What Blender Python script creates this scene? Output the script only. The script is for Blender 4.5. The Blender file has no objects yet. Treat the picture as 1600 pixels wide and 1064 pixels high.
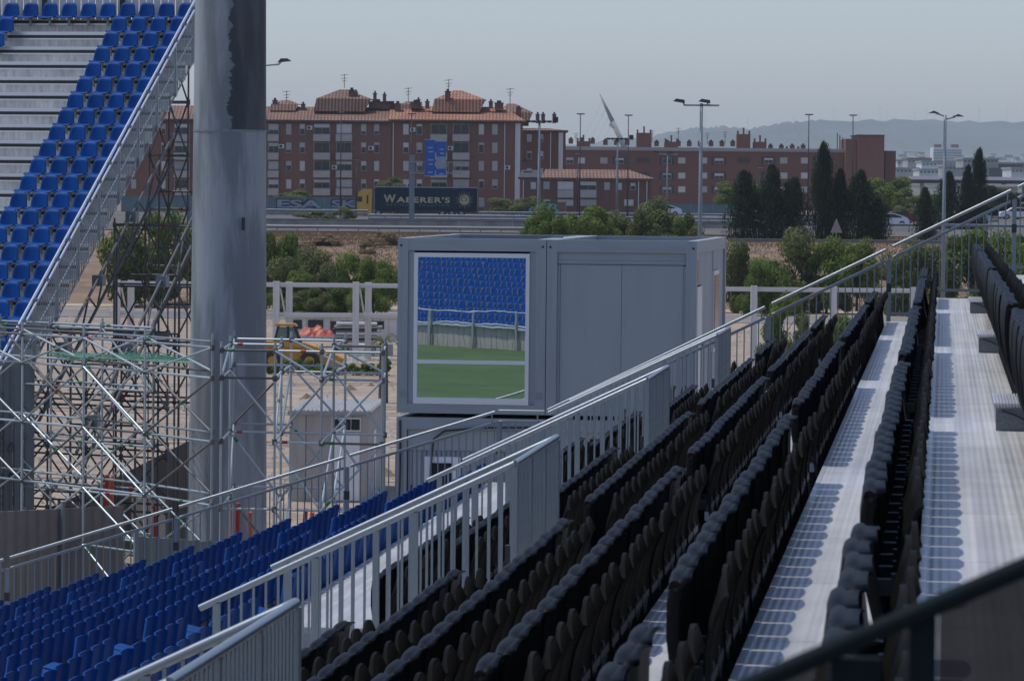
import bpy, bmesh, math, random
from mathutils import Vector, Matrix
random.seed(7)
R = math.radians
C = bpy.context.scene.collection
sc = bpy.context.scene

# ------------------------------------------------------------------ camera
FPX = 6000.0                      # focal length in pixels of the 1600 px wide picture (a 135 mm lens)
EYE = 9.3
E = Vector((0, 0, EYE))
YAW = math.atan2(671.8, 6004.7)
PITCH = math.atan2(238.4, 6000.0)
ROLL = 0.0095
fwd = Vector((-math.sin(YAW), math.cos(YAW), 0))
rgt = Vector((math.cos(YAW), math.sin(YAW), 0))
Fv = fwd * math.cos(PITCH) - Vector((0, 0, 1)) * math.sin(PITCH)
Uv = Vector((0, 0, 1)) * math.cos(PITCH) + fwd * math.sin(PITCH)
Rr = rgt * math.cos(ROLL) + Uv * math.sin(ROLL)
Ur = Uv * math.cos(ROLL) - rgt * math.sin(ROLL)
cd = bpy.data.cameras.new('camera'); cam = bpy.data.objects.new('camera', cd); C.objects.link(cam)
cam.matrix_world = Matrix(((Rr.x, Ur.x, -Fv.x, 0), (Rr.y, Ur.y, -Fv.y, 0), (Rr.z, Ur.z, -Fv.z, EYE), (0, 0, 0, 1)))
cd.sensor_width = 36; cd.lens = 36 * FPX / 1600; cd.clip_start = 0.5; cd.clip_end = 60000
cd.dof.use_dof = True; cd.dof.focus_distance = 62; cd.dof.aperture_fstop = 15
sc.camera = cam

# ------------------------------------------------------------------ light
SUN_EL, SUN_AZ = R(69), R(6)      # the sun stands to the left (-X), a little beyond the end of the stand
sdir = Vector((-math.cos(SUN_AZ) * math.cos(SUN_EL), math.sin(SUN_AZ) * math.cos(SUN_EL), math.sin(SUN_EL)))
w = bpy.data.worlds.new('World'); sc.world = w; w.use_nodes = True
nt = w.node_tree; bg = nt.nodes['Background']
sky = nt.nodes.new('ShaderNodeTexSky'); sky.sky_type = 'NISHITA'; sky.sun_disc = False
sky.sun_elevation = SUN_EL; sky.sun_rotation = math.atan2(sdir.x, sdir.y)
sky.air_density = 1.0; sky.dust_density = 1.2; sky.ozone_density = 2.0; sky.altitude = 200
tint = nt.nodes.new('ShaderNodeMix'); tint.data_type = 'RGBA'; tint.blend_type = 'MULTIPLY'; tint.inputs[0].default_value = 1; tint.inputs[7].default_value = (.97, .97, 1.11, 1)
nt.links.new(sky.outputs[0], tint.inputs[6]); nt.links.new(tint.outputs[2], bg.inputs[0]); bg.inputs[1].default_value = 0.15
sd = bpy.data.lights.new('sun', 'SUN'); sd.energy = 3.2; sd.angle = R(0.5); sd.color = (1, 0.97, 0.88)
sun = bpy.data.objects.new('sun', sd); C.objects.link(sun)
sun.rotation_euler = sdir.to_track_quat('Z', 'Y').to_euler()
sc.view_settings.view_transform = 'Standard'; sc.view_settings.look = 'None'
sc.view_settings.exposure = -0.22; sc.view_settings.gamma = 1.0
sc.view_settings.use_curve_mapping = False
sc.cycles.max_bounces = 8; sc.cycles.transparent_max_bounces = 24; sc.cycles.volume_bounces = 0

# ------------------------------------------------------------------ projection helpers (camera only; used to size things)
def proj(p):
    d = Vector(p) - E; z = d.dot(Fv)
    return 800 + FPX * d.dot(Rr) / z, 532 - FPX * d.dot(Ur) / z, z
def ray(px, py):
    return (Rr * (px - 800) - Ur * (py - 532) + Fv * FPX)
def atd(px, py, dep):             # world point seen at (px,py) at horizontal distance dep along the view
    r = ray(px, py); return E + r * (dep / r.dot(fwd))
def atc(px, py, dep):             # the same in the frame that is turned with the view (x right, y away, z up)
    p = atd(px, py, dep); return Vector((p.dot(rgt), dep, p.z))
CAMF = Matrix.Rotation(YAW, 4, 'Z')

# ------------------------------------------------------------------ materials
def mat(name, col, rough=0.6, metal=0.0, var=0.12, scale=3.0, bump=0.0, bscale=40.0, spec=0.5, stretch=(1, 1, 1), col2=None, coord='Object', f0=0.35, f1=0.65):
    m = bpy.data.materials.new(name); m.use_nodes = True; n = m.node_tree.nodes; l = m.node_tree.links
    b = n['Principled BSDF']; b.inputs['Roughness'].default_value = rough; b.inputs['Metallic'].default_value = metal
    b.inputs['Specular IOR Level'].default_value = spec
    tc = n.new('ShaderNodeTexCoord'); mp = n.new('ShaderNodeMapping'); mp.inputs['Scale'].default_value = stretch
    if coord == 'World':
        g = n.new('ShaderNodeNewGeometry'); l.new(g.outputs['Position'], mp.inputs[0])
    else: l.new(tc.outputs[coord], mp.inputs[0])
    no = n.new('ShaderNodeTexNoise'); no.inputs['Scale'].default_value = scale; no.inputs['Detail'].default_value = 6; no.inputs['Roughness'].default_value = 0.65
    l.new(mp.outputs[0], no.inputs['Vector'])
    cr = n.new('ShaderNodeValToRGB'); cr.color_ramp.elements[0].position = f0; cr.color_ramp.elements[1].position = f1
    c2 = col2 or tuple(min(1, c * (1 + var)) for c in col); c1 = col if col2 else tuple(c * (1 - var) for c in col)
    cr.color_ramp.elements[0].color = (*c1, 1); cr.color_ramp.elements[1].color = (*c2, 1)
    l.new(no.outputs['Fac'], cr.inputs[0]); l.new(cr.outputs[0], b.inputs['Base Color'])
    if bump:
        n2 = n.new('ShaderNodeTexNoise'); n2.inputs['Scale'].default_value = bscale; n2.inputs['Detail'].default_value = 4
        l.new(mp.outputs[0], n2.inputs['Vector'])
        bp = n.new('ShaderNodeBump'); bp.inputs['Strength'].default_value = bump; bp.inputs['Distance'].default_value = 0.02
        l.new(n2.outputs['Fac'], bp.inputs['Height']); l.new(bp.outputs[0], b.inputs['Normal'])
    return m
def vary(m, amt=0.25):            # each object of this material a little lighter or darker
    n = m.node_tree.nodes; l = m.node_tree.links; b = n['Principled BSDF']
    src = b.inputs['Base Color'].links[0].from_socket
    oi = n.new('ShaderNodeObjectInfo'); mr = n.new('ShaderNodeMapRange'); mr.inputs['To Min'].default_value = 1 - amt; mr.inputs['To Max'].default_value = 1 + amt
    l.new(oi.outputs['Random'], mr.inputs['Value'])
    hs = n.new('ShaderNodeHueSaturation'); l.new(mr.outputs[0], hs.inputs['Value']); l.new(src, hs.inputs['Color']); l.new(hs.outputs[0], b.inputs['Base Color'])
    return m
M = {}
def deck_mat(name, col, axis=0):
    m = mat(name, col, rough=0.42, metal=0.35, var=0.10, scale=1.2, coord='World', stretch=(1, .25, 1))
    n = m.node_tree.nodes; l = m.node_tree.links; b = n['Principled BSDF']
    g = n.new('ShaderNodeNewGeometry'); mp = n.new('ShaderNodeMapping'); mp.inputs['Scale'].default_value = (1, 0.006, 0.2)
    l.new(g.outputs['Position'], mp.inputs[0])
    st = n.new('ShaderNodeTexNoise'); st.inputs['Scale'].default_value = 14; st.inputs['Detail'].default_value = 4
    l.new(mp.outputs[0], st.inputs['Vector'])
    src = b.inputs['Base Color'].links[0].from_socket
    mx = n.new('ShaderNodeMix'); mx.data_type = 'RGBA'; mx.blend_type = 'OVERLAY'; mx.inputs[0].default_value = 0.6
    l.new(src, mx.inputs[6]); l.new(st.outputs['Fac'], mx.inputs[7]); 
    n3 = n.new('ShaderNodeTexNoise'); n3.inputs['Scale'].default_value = 2.3; n3.inputs['Detail'].default_value = 8; l.new(g.outputs['Position'], n3.inputs['Vector'])
    cr = n.new('ShaderNodeValToRGB'); cr.color_ramp.elements[0].position = .3; cr.color_ramp.elements[0].color = (.86, .85, .84, 1); cr.color_ramp.elements[1].position = .62; cr.color_ramp.elements[1].color = (1, 1, 1, 1)
    l.new(n3.outputs['Fac'], cr.inputs[0])
    m2 = n.new('ShaderNodeMix'); m2.data_type = 'RGBA'; m2.blend_type = 'MULTIPLY'; m2.inputs[0].default_value = 1
    l.new(mx.outputs[2], m2.inputs[6]); l.new(cr.outputs[0], m2.inputs[7]); l.new(m2.outputs[2], b.inputs['Base Color'])
    wv = n.new('ShaderNodeTexWave'); wv.bands_direction = 'X'; wv.inputs['Scale'].default_value = 9
    l.new(g.outputs['Position'], wv.inputs['Vector'])
    bp = n.new('ShaderNodeBump'); bp.inputs['Strength'].default_value = 0.35; bp.inputs['Distance'].default_value = 0.004
    l.new(wv.outputs['Fac'], bp.inputs['Height']); l.new(bp.outputs[0], b.inputs['Normal'])
    rr = n.new('ShaderNodeMapRange'); rr.inputs['To Min'].default_value = .3; rr.inputs['To Max'].default_value = .55
    l.new(st.outputs['Fac'], rr.inputs['Value']); l.new(rr.outputs[0], b.inputs['Roughness'])
    return m
M['deck'] = vary(deck_mat('aluminium_deck', (0.55, 0.54, 0.525)), .07)
M['riser'] = mat('riser_sheet', (0.30, 0.32, 0.34), 0.5, 0.5, .15, 4, stretch=(1, .2, 1))
M['nose'] = mat('bright_nosing', (0.72, 0.73, 0.74), 0.3, 0.6, .1, 9)
M['galv'] = mat('galvanised_steel', (0.27, 0.30, 0.32), 0.36, 0.6, .2, 14, .1, 60)
M['galvd'] = mat('dull_galvanised_steel', (0.19, 0.225, 0.25), 0.5, 0.4, .25, 10)
M['scaf'] = vary(mat('scaffold_tube_steel', (0.36, 0.42, 0.44), 0.4, 0.5, .25, 6), .25)
M['scafd'] = vary(mat('rusted_scaffold_tube', (0.12, 0.12, 0.12), 0.6, 0.3, .4, 3), .3)
M['red'] = mat('red_paint', (0.35, 0.02, 0.02), 0.5); M['green'] = mat('green_paint', (0.01, 0.16, 0.07), 0.5); M['orange'] = mat('orange_paint', (0.6, 0.10, 0.02), 0.5)
M['black'] = vary(mat('black_seat_plastic', (0.0065, 0.0065, 0.007), 0.5, 0, .3, 8, spec=.09), .2)
M['dark'] = mat('dark_hardware', (0.02, 0.022, 0.025), 0.5)
M['black_back'] = vary(mat('black_matte_seat_back', (0.009, 0.009, 0.009), 0.65, 0, .35, 6, spec=.035), .25)
M['blue'] = vary(mat('blue_seat_plastic', (0.0, 0.05, 0.22), 0.55, 0, .15, 5, spec=.12), .12)
M['wall'] = mat('container_panel', (0.31, 0.345, 0.365), 0.6, 0.0, .09, .8, .05, 18, stretch=(1, 1, .4))
M['frame'] = mat('container_frame_paint', (0.30, 0.338, 0.36), 0.5, 0.1, .07, 2)
M['white'] = mat('white_paint', (0.72, 0.73, 0.73), 0.5, 0, .06, 4)
M['whitew'] = mat('weathered_white_paint', (0.62, 0.60, 0.57), 0.6, 0, .12, 2)
M['conc'] = mat('concrete', (0.33, 0.32, 0.30), 0.85, 0, .2, 1.5, .2, 30)
M['asph'] = mat('asphalt', (0.13, 0.122, 0.115), 0.95, 0, .25, .3, coord='World', spec=.08)
M['brick'] = mat('brick', (0.195, 0.092, 0.062), 0.85, 0, .16, .5, coord='Object')
M['brick2'] = mat('dark_brick', (0.165, 0.076, 0.055), 0.85, 0, .14, .4)
M['balc'] = mat('pale_parapet', (0.42, 0.38, 0.33), 0.8, 0, .12, 1)
M['glass'] = mat('dark_window_glass', (0.02, 0.025, 0.03), 0.15, 0, .4, .3)
M['blind'] = vary(mat('roller_blind', (0.50, 0.48, 0.44), 0.7, 0, .1, 1, stretch=(1, 1, 8)), .25)
M['jersey'] = mat('dirty_concrete', (.15, .145, .14), .9, 0, .25, .8)
M['pvc'] = mat('grey_white_window_profile', (.42, .41, .40), .6)
M['dkslate'] = mat('dark_slate', (0.05, 0.05, 0.055), 0.8, 0, .2, 1)
M['pole'] = mat('dark_pole_paint', (.035, .035, .04), .6)
M['mast'] = None

# mast: patchy hot-dip galvanising with darker wet areas
def mast_mat():
    m = mat('mottled_galvanised_mast', (0.27, 0.30, 0.32), 0.75, 0.0, .14, 1.1, .15, 12, stretch=(1.4, 1.4, .22), f0=.3, f1=.7)
    n = m.node_tree.nodes; l = m.node_tree.links; b = n['Principled BSDF']; src = b.inputs['Base Color'].links[0].from_socket
    tc = n.new('ShaderNodeTexCoord'); mp = n.new('ShaderNodeMapping'); mp.inputs['Scale'].default_value = (1.0, 1.0, .16); l.new(tc.outputs['Object'], mp.inputs[0])
    no = n.new('ShaderNodeTexNoise'); no.inputs['Scale'].default_value = 1.5; no.inputs['Detail'].default_value = 9; no.inputs['Roughness'].default_value = .6; l.new(mp.outputs[0], no.inputs['Vector'])
    cr = n.new('ShaderNodeValToRGB'); cr.color_ramp.elements[0].position = .47; cr.color_ramp.elements[0].color = (.66, .67, .68, 1); cr.color_ramp.elements[1].position = .56; cr.color_ramp.elements[1].color = (1, 1, 1, 1)
    l.new(no.outputs['Fac'], cr.inputs[0])
    mx = n.new('ShaderNodeMix'); mx.data_type = 'RGBA'; mx.blend_type = 'MULTIPLY'; mx.inputs[0].default_value = 1
    l.new(src, mx.inputs[6]); l.new(cr.outputs[0], mx.inputs[7]); l.new(mx.outputs[2], b.inputs['Base Color'])
    return m
M['mast'] = mast_mat()
M['mastd'] = mat('wet_dark_mast_steel', (0.095, 0.11, 0.12), 0.4, 0.4, .3, 1.2, .15, 12, stretch=(1.4, 1.4, .3))

def tile_mat(name, c1, c2, sx=.33, sz=.42):
    m = mat(name, c1, 0.85, 0, .2, .25, col2=c2)
    n = m.node_tree.nodes; l = m.node_tree.links; b = n['Principled BSDF']; src = b.inputs['Base Color'].links[0].from_socket
    tc = n.new('ShaderNodeTexCoord')
    wx = n.new('ShaderNodeTexWave'); wx.bands_direction = 'X'; wx.inputs['Scale'].default_value = .314 / .5; l.new(tc.outputs['Object'], wx.inputs['Vector'])
    wz = n.new('ShaderNodeTexWave'); wz.bands_direction = 'Z'; wz.wave_profile = 'SAW'; wz.inputs['Scale'].default_value = .314 / .38; l.new(tc.outputs['Object'], wz.inputs['Vector'])
    ad = n.new('ShaderNodeMath'); ad.operation = 'ADD'; l.new(wx.outputs['Fac'], ad.inputs[0]); l.new(wz.outputs['Fac'], ad.inputs[1])
    bp = n.new('ShaderNodeBump'); bp.inputs['Strength'].default_value = 1; bp.inputs['Distance'].default_value = .12
    l.new(ad.outputs[0], bp.inputs['Height']); l.new(bp.outputs[0], b.inputs['Normal'])
    br = n.new('ShaderNodeTexBrick'); br.inputs['Scale'].default_value = 1; br.inputs['Brick Width'].default_value = .5; br.inputs['Row Height'].default_value = .38; br.inputs['Mortar Size'].default_value = .07
    br.inputs['Color1'].default_value = (1, 1, 1, 1); br.inputs['Color2'].default_value = (.72, .72, .72, 1); br.inputs['Mortar'].default_value = (.45, .42, .42, 1)
    mp = n.new('ShaderNodeMapping'); mp.inputs['Rotation'].default_value = (R(90), 0, 0); l.new(tc.outputs['Object'], mp.inputs[0]); l.new(mp.outputs[0], br.inputs['Vector'])
    mx = n.new('ShaderNodeMix'); mx.data_type = 'RGBA'; mx.blend_type = 'MULTIPLY'; mx.inputs[0].default_value = .6
    l.new(src, mx.inputs[6]); l.new(br.outputs['Color'], mx.inputs[7]); l.new(mx.outputs[2], b.inputs['Base Color'])
    return m
M['tile'] = tile_mat('orange_roof_tiles', (0.34, 0.15, 0.09), (0.46, 0.23, 0.14))
M['tile2'] = tile_mat('brown_roof_tiles', (0.22, 0.12, 0.085), (0.31, 0.18, 0.13))

def leaf_mat(name, c1, c2, amt=.3):
    m = mat(name, c1, 0.7, 0, .2, .5, col2=c2, coord='World', spec=.2)
    n = m.node_tree.nodes; l = m.node_tree.links; b = n['Principled BSDF']; out = n['Material Output']
    tr = n.new('ShaderNodeBsdfTranslucent'); src = b.inputs['Base Color'].links[0].from_socket
    l.new(src, tr.inputs[0]); ms = n.new('ShaderNodeMixShader'); ms.inputs[0].default_value = .3
    l.new(b.outputs[0], ms.inputs[1]); l.new(tr.outputs[0], ms.inputs[2]); l.new(ms.outputs[0], out.inputs[0])
    return m
M['leaf'] = leaf_mat('green_leaves', (0.07, 0.115, 0.018), (0.18, 0.235, 0.05))
M['leafy'] = leaf_mat('yellow_green_leaves', (0.09, 0.14, 0.02), (0.18, 0.23, 0.05))
M['leafo'] = leaf_mat('olive_leaves', (0.08, 0.105, 0.03), (0.19, 0.20, 0.075))
M['cyp'] = leaf_mat('cypress_foliage', (0.012, 0.024, 0.012), (0.03, 0.048, 0.02))
M['dry'] = leaf_mat('dry_twigs', (0.20, 0.15, 0.09), (0.34, 0.26, 0.16))
M['bark'] = mat('bark', (0.07, 0.05, 0.035), 0.9, 0, .3, 5)

def ground_mat():
    m = mat('site_ground', (0.31, 0.245, 0.185), 0.95, 0, .2, .05, coord='World', col2=(0.41, 0.335, 0.26))
    n = m.node_tree.nodes; l = m.node_tree.links; b = n['Principled BSDF']; src = b.inputs['Base Color'].links[0].from_socket
    g = n.new('ShaderNodeNewGeometry'); n2 = n.new('ShaderNodeTexNoise'); n2.inputs['Scale'].default_value = .8; n2.inputs['Detail'].default_value = 10; n2.inputs['Roughness'].default_value = .75
    l.new(g.outputs['Position'], n2.inputs['Vector'])
    cr = n.new('ShaderNodeValToRGB'); cr.color_ramp.elements[0].position = .35; cr.color_ramp.elements[0].color = (.6, .58, .55, 1); cr.color_ramp.elements[1].position = .65; cr.color_ramp.elements[1].color = (1.15, 1.1, 1.05, 1)
    l.new(n2.outputs['Fac'], cr.inputs[0]); mx = n.new('ShaderNodeMix'); mx.data_type = 'RGBA'; mx.blend_type = 'MULTIPLY'; mx.inputs[0].default_value = 1
    l.new(src, mx.inputs[6]); l.new(cr.outputs[0], mx.inputs[7]); l.new(mx.outputs[2], b.inputs['Base Color'])
    return m
M['ground'] = ground_mat()
M['drygrass'] = mat('dry_grass', (0.15, 0.10, 0.06), 0.95, 0, .2, .35, coord='World', col2=(0.27, 0.18, 0.11), bump=.5, bscale=2)
M['hill'] = mat('far_hill', (0.10, 0.11, 0.09), 0.95, 0, .3, .002, coord='World')

# ------------------------------------------------------------------ mesh helpers
WM = {}
def inv(o): return WM[o.name].inverted() if o is not None and o.name in WM else Matrix()
def link(o, parent, Mw):
    C.objects.link(o)
    if parent is not None:
        o.parent = parent; o.matrix_local = inv(parent) @ Mw
    else: o.matrix_world = Mw
    WM[o.name] = Mw.copy(); return o
def tag(o, label=None, cat=None, group=None, kind=None):
    for k, v in (('label', label), ('category', cat), ('group', group), ('kind', kind)):
        if v: o[k] = v
    return o
def thing(name, label, cat, Mw=Matrix(), group=None):
    o = bpy.data.objects.new(name, None); o.empty_display_size = .3
    if not isinstance(Mw, Matrix): Mw = Matrix.Translation(Mw)
    link(o, None, Mw); return tag(o, label, cat, group)
class MB:
    def __init__(s): s.v = []; s.f = []
    def add(s, vs, fs):
        k = len(s.v); s.v += [tuple(v) for v in vs]; s.f += [tuple(i + k for i in f) for f in fs]; return s
    def box(s, x0, x1, y0, y1, z0, z1):
        return s.add([(x0, y0, z0), (x1, y0, z0), (x1, y1, z0), (x0, y1, z0), (x0, y0, z1), (x1, y0, z1), (x1, y1, z1), (x0, y1, z1)],
                     [(0, 3, 2, 1), (4, 5, 6, 7), (0, 1, 5, 4), (1, 2, 6, 5), (2, 3, 7, 6), (3, 0, 4, 7)])
    def bar(s, p, q, r, n=6, r2=None):
        p = Vector(p); q = Vector(q); d = q - p; r2 = r if r2 is None else r2
        if d.length < 1e-6: return s
        m = d.to_track_quat('Z', 'Y').to_matrix(); vs = []; 
        for c, rr in ((p, r), (q, r2)):
            for i in range(n):
                a = 2 * math.pi * i / n; vs.append(c + m @ Vector((math.cos(a) * rr, math.sin(a) * rr, 0)))
        fs = [(i, (i + 1) % n, n + (i + 1) % n, n + i) for i in range(n)] + [tuple(range(n))[::-1], tuple(range(n, 2 * n))]
        return s.add(vs, fs)
    def poly(s, pts, d):           # polygon pts (3D) extruded by d
        n = len(pts); d = Vector(d); pts = [Vector(p) for p in pts]
        nr = (pts[1] - pts[0]).cross(pts[2] - pts[1])
        vs = pts + [p + d for p in pts]
        fs = [tuple(range(n)), tuple(range(n, 2 * n))[::-1]] + [((i + 1) % n, i, n + i, n + (i + 1) % n) for i in range(n)]
        if nr.dot(d) > 0: fs = [f[::-1] for f in fs]
        return s.add(vs, fs)
    def mesh(s, name, m, smooth=False):
        me = bpy.data.meshes.new(name); me.from_pydata(s.v, [], s.f)
        me.materials.append(m)
        if smooth: me.polygons.foreach_set('use_smooth', [True] * len(me.polygons))
        me.update(); return me
    def build(s, name, m, parent=None, Mw=None, smooth=False):
        Mw = Mw if Mw is not None else (WM[parent.name] if parent is not None else Matrix())
        return link(bpy.data.objects.new(name, s.mesh(name, m, smooth)), parent, Mw)
UC = {}
def ucyl(m, n=8):
    k = ('c', m.name, n)
    if k not in UC:
        me = MB().bar((0, 0, 0), (0, 0, 1), 1, n).mesh('tube', m)
        me.polygons.foreach_set('use_smooth', [len(p.vertices) == 4 for p in me.polygons]); UC[k] = me
    return UC[k]
def ubox(m):
    k = ('b', m.name)
    if k not in UC: UC[k] = MB().box(-.5, .5, -.5, .5, -.5, .5).mesh('block', m)
    return UC[k]
def pipe(name, p, q, r, m, parent=None, n=8, F=None):
    p = Vector(p); q = Vector(q)
    if F is not None: p = F @ p; q = F @ q
    d = q - p; o = bpy.data.objects.new(name, ucyl(m, n))
    Mw = Matrix.Translation(p) @ d.to_track_quat('Z', 'Y').to_matrix().to_4x4() @ Matrix.Diagonal((r, r, d.length, 1))
    return link(o, parent, Mw)
def block(name, x0, x1, y0, y1, z0, z1, m, parent=None, F=None):
    o = bpy.data.objects.new(name, ubox(m))
    Mw = Matrix.Translation(((x0 + x1) / 2, (y0 + y1) / 2, (z0 + z1) / 2)) @ Matrix.Diagonal((x1 - x0, y1 - y0, z1 - z0, 1))
    if F is not None: Mw = F @ Mw
    return link(o, parent, Mw)
def textobj(name, s, size, m, parent, Mw, sx=1.0, ext=.01, bold=0.0, space=1.0):
    cu = bpy.data.curves.new(name, 'FONT'); cu.body = s; cu.size = size; cu.extrude = ext; cu.offset = bold; cu.resolution_u = 3; cu.space_character = space
    t = bpy.data.objects.new(name + '_curve', cu); C.objects.link(t)
    dg = bpy.context.evaluated_depsgraph_get(); dg.update()
    me = bpy.data.meshes.new_from_object(t.evaluated_get(dg)); bpy.data.objects.remove(t)
    me.materials.clear(); me.materials.append(m); me.name = name
    return link(bpy.data.objects.new(name, me), parent, Mw @ Matrix.Diagonal((sx, 1, 1, 1)))
def fittext(name, txt, w, h, m, parent, Mw, ext=.01, bold=0.0, space=1.0):
    o = textobj(name, txt, 1.0, m, None, Matrix(), 1, ext, bold, space)
    xs = [v.co.x for v in o.data.vertices]; ys = [v.co.y for v in o.data.vertices]; x0, x1, y0, y1 = min(xs), max(xs), min(ys), max(ys)
    for v in o.data.vertices: v.co.x = (v.co.x - x0) / (x1 - x0) * w; v.co.y = (v.co.y - y0) / (y1 - y0) * h
    o.parent = parent; WM[o.name] = Mw.copy(); o.matrix_local = inv(parent) @ Mw; return o
ORD = ['zeroth', 'first', 'second', 'third', 'fourth', 'fifth', 'sixth', 'seventh', 'eighth', 'ninth', 'tenth', 'eleventh', 'twelfth', 'thirteenth',
       'fourteenth', 'fifteenth', 'sixteenth', 'seventeenth', 'eighteenth', 'nineteenth', 'twentieth', 'twenty-first', 'twenty-second', 'twenty-third']

# ================================================================== GROUND, ROADS, HILLS
def terr(d, x=0.0):
    def ss(a, b, t):
        t = max(0, min(1, (t - a) / (b - a))); return t * t * (3 - 2 * t)
    z = 4.4 * ss(296, 352, d)
    z += 0.35 * ss(352, 372, d) + .55 * ss(420, 560, d)
    if d > 1500: z += 0.0115 * (d - 1500)
    return z
ds = [-400, -200, -120, -60, 0, 60, 120, 180, 240, 280, 296] + [296 + 4 * i for i in range(1, 15)] + [360, 372, 400, 440, 500, 560, 620, 760, 1000, 1500, 2200, 3500, 5200, 8000, 14000]
xs = [-6000, -3000, -1500, -800, -400, -250] + list(range(-160, 161, 8)) + [250, 400, 800, 1500, 3000, 6000]
g = MB(); rnd = random.Random(3)
for d in ds:
    for x in xs:
        k = 1 if 298 < d < 350 else 0
        g.v.append((x, d, terr(d) + k * (rnd.random() - .5) * .12))
nx = len(xs)
for j in range(len(ds) - 1):
    for i in range(nx - 1):
        a = j * nx + i; g.f.append((a, a + 1, a + nx + 1, a + nx))
go = g.build('ground', M['ground'], None, CAMF)
go.data.materials.append(M['drygrass']); go.data.materials.append(M['hill'])
for p in go.data.polygons:
    y = p.center[1]; p.material_index = 1 if 297 < y < 900 else (2 if y > 900 else 0)
tag(go, kind='structure')
def strip(name, x0, x1, d0, d1, z0, z1, m, kind='structure'):
    b = MB().add([(x0, d0, z0), (x1, d0, z0), (x1, d1, z1), (x0, d1, z1)], [(0, 1, 2, 3)])
    return tag(b.build(name, m, None, CAMF), kind=kind)
strip('service_road', -140, 140, 268, 284, .03, .03, mat('worn_service_road', (.20, .18, .165), .9, 0, .12, .2, coord='World'))
strip('path', -140, 140, 291, 296.5, .03, .05, mat('tan_path', (.42, .33, .24), .95, 0, .1, .3, coord='World'))
strip('highway', -400, 400, 379, 560, 4.85, 5.42, M['asph'])
for k, d in enumerate((392, 404, 452, 464, 500, 534)):
    strip('lane_line', -400, 400, d, d + .18, terr(d) + .13, terr(d) + .13, M['white'])

# pitch behind and left of the camera, seen mirrored in the window
tag(MB().add([(-120, -118, .03), (-17, -118, .03), (-17, 40, .03), (-120, 40, .03)], [(0, 1, 2, 3)]).build('pitch', mat('pitch_grass', (.055, .10, .018), .9, 0, .25, .15, coord='World', bump=.3, bscale=20)), kind='structure')

# hills, ridge line from the photograph at 9 km
ridge = [(-300, 246), (0, 240), (300, 236), (600, 232), (880, 226), (940, 222), (1021, 213), (1060, 204), (1084, 199), (1105, 200), (1126, 197.5), (1168, 201), (1190, 199), (1217, 193), (1250, 190), (1287, 188), (1350, 188.5), (1420, 187), (1497, 189.5), (1600, 191), (1750, 190), (2000, 196), (2400, 210)]
hb = MB(); N = 0
rows_h = []
for px, py in ridge:
    a = atc(px, py, 9000); rows_h.append(a)
pts = []
rn = random.Random(5)
for i in range(len(rows_h) - 1):
    for t in range(6):
        p = rows_h[i].lerp(rows_h[i + 1], t / 6); p.z += rn.uniform(-3, 3); pts.append(p)
for p in pts:
    zb = 30
    for k, (dd, fz) in enumerate(((-2500, 0), (-1700, .18), (-1000, .42), (-450, .74), (0, 1), (1500, .5))):
        hb.v.append((p.x * (1 + dd / 9000 * .3), p.y + dd, zb + (p.z - zb) * (fz + (rn.uniform(-.05, .05) if 0 < fz < 1 else 0))))
for i in range(len(pts) - 1):
    for k in range(5):
        a = i * 6 + k; hb.f.append((a, a + 6, a + 7, a + 1))
tag(hb.build('hills', M['hill'], None, CAMF, smooth=True), kind='structure')

# haze
hz = bpy.data.materials.new('haze_air'); hz.use_nodes = True; hz.node_tree.nodes.remove(hz.node_tree.nodes['Principled BSDF'])
pv = hz.node_tree.nodes.new('ShaderNodeVolumePrincipled'); pv.inputs['Density'].default_value = 8.0e-5; pv.inputs['Color'].default_value = (.84, .95, 1, 1); pv.inputs['Anisotropy'].default_value = 0.0
hz.node_tree.links.new(pv.outputs[0], hz.node_tree.nodes['Material Output'].inputs['Volume'])
hzb = MB().box(-6400, 6400, -500, 12500, -1, 260).build('haze', hz, None, CAMF); tag(hzb, kind='stuff')
if 'NOHAZE' in globals(): bpy.data.objects.remove(hzb)

# ================================================================== FAR CITY
def cbox(T, name, x0, x1, y0, y1, d, dep, m):   # block in the view-aligned frame from pixel extents at distance d
    a = atc(x0, y1, d); b = atc(x1, y0, d)
    return block(name, a.x, b.x, d, d + dep, a.z, b.z, m, T, CAMF)
T = thing('tower_block', 'pale high block with banded storeys far off above the city roofs', 'building', CAMF @ Matrix.Translation(atc(1480, 262, 2500)))
cbox(T, 'wall', 1458, 1503, 231, 268, 2500, 20, M['white'])
for k in range(7):
    cbox(T, 'window_band', 1458.5, 1502.5, 234 + k * 4.2, 235.8 + k * 4.2, 2499.6, .39, M['balc'])
cbox(T, 'roof_house', 1461, 1471, 226, 231, 2503, 8, M['brick2']); cbox(T, 'roof_house', 1487, 1498, 226, 231, 2503, 8, M['brick2'])
far = [(1402, 1432, 250, 262, 'low cream block with red roof beside the brick tower end', 'whitew'), (1418, 1456, 247, 262, 'long pale block with reddish roof left of the high far block', 'balc'),
       (1440, 1504, 252, 263, 'white office row with dark windows below the high far block', 'white'), (1400, 1436, 262, 276, 'low pale warehouse beside the brick tower end', 'balc'),
       (1436, 1475, 264, 277, 'white roofed shed in front of the office row', 'whitew'), (1476, 1540, 258, 278, 'grey shed behind the thin bare tree', 'conc'),
       (1545, 1600, 254, 277, 'dark grey hall near the right edge of the far city', 'dkslate'), (1505, 1560, 247, 256, 'flat grey hall right of the high far block', 'conc'),
       (1580, 1640, 262, 276, 'pale hall at the right edge above the overpass', 'whitew')]
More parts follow.
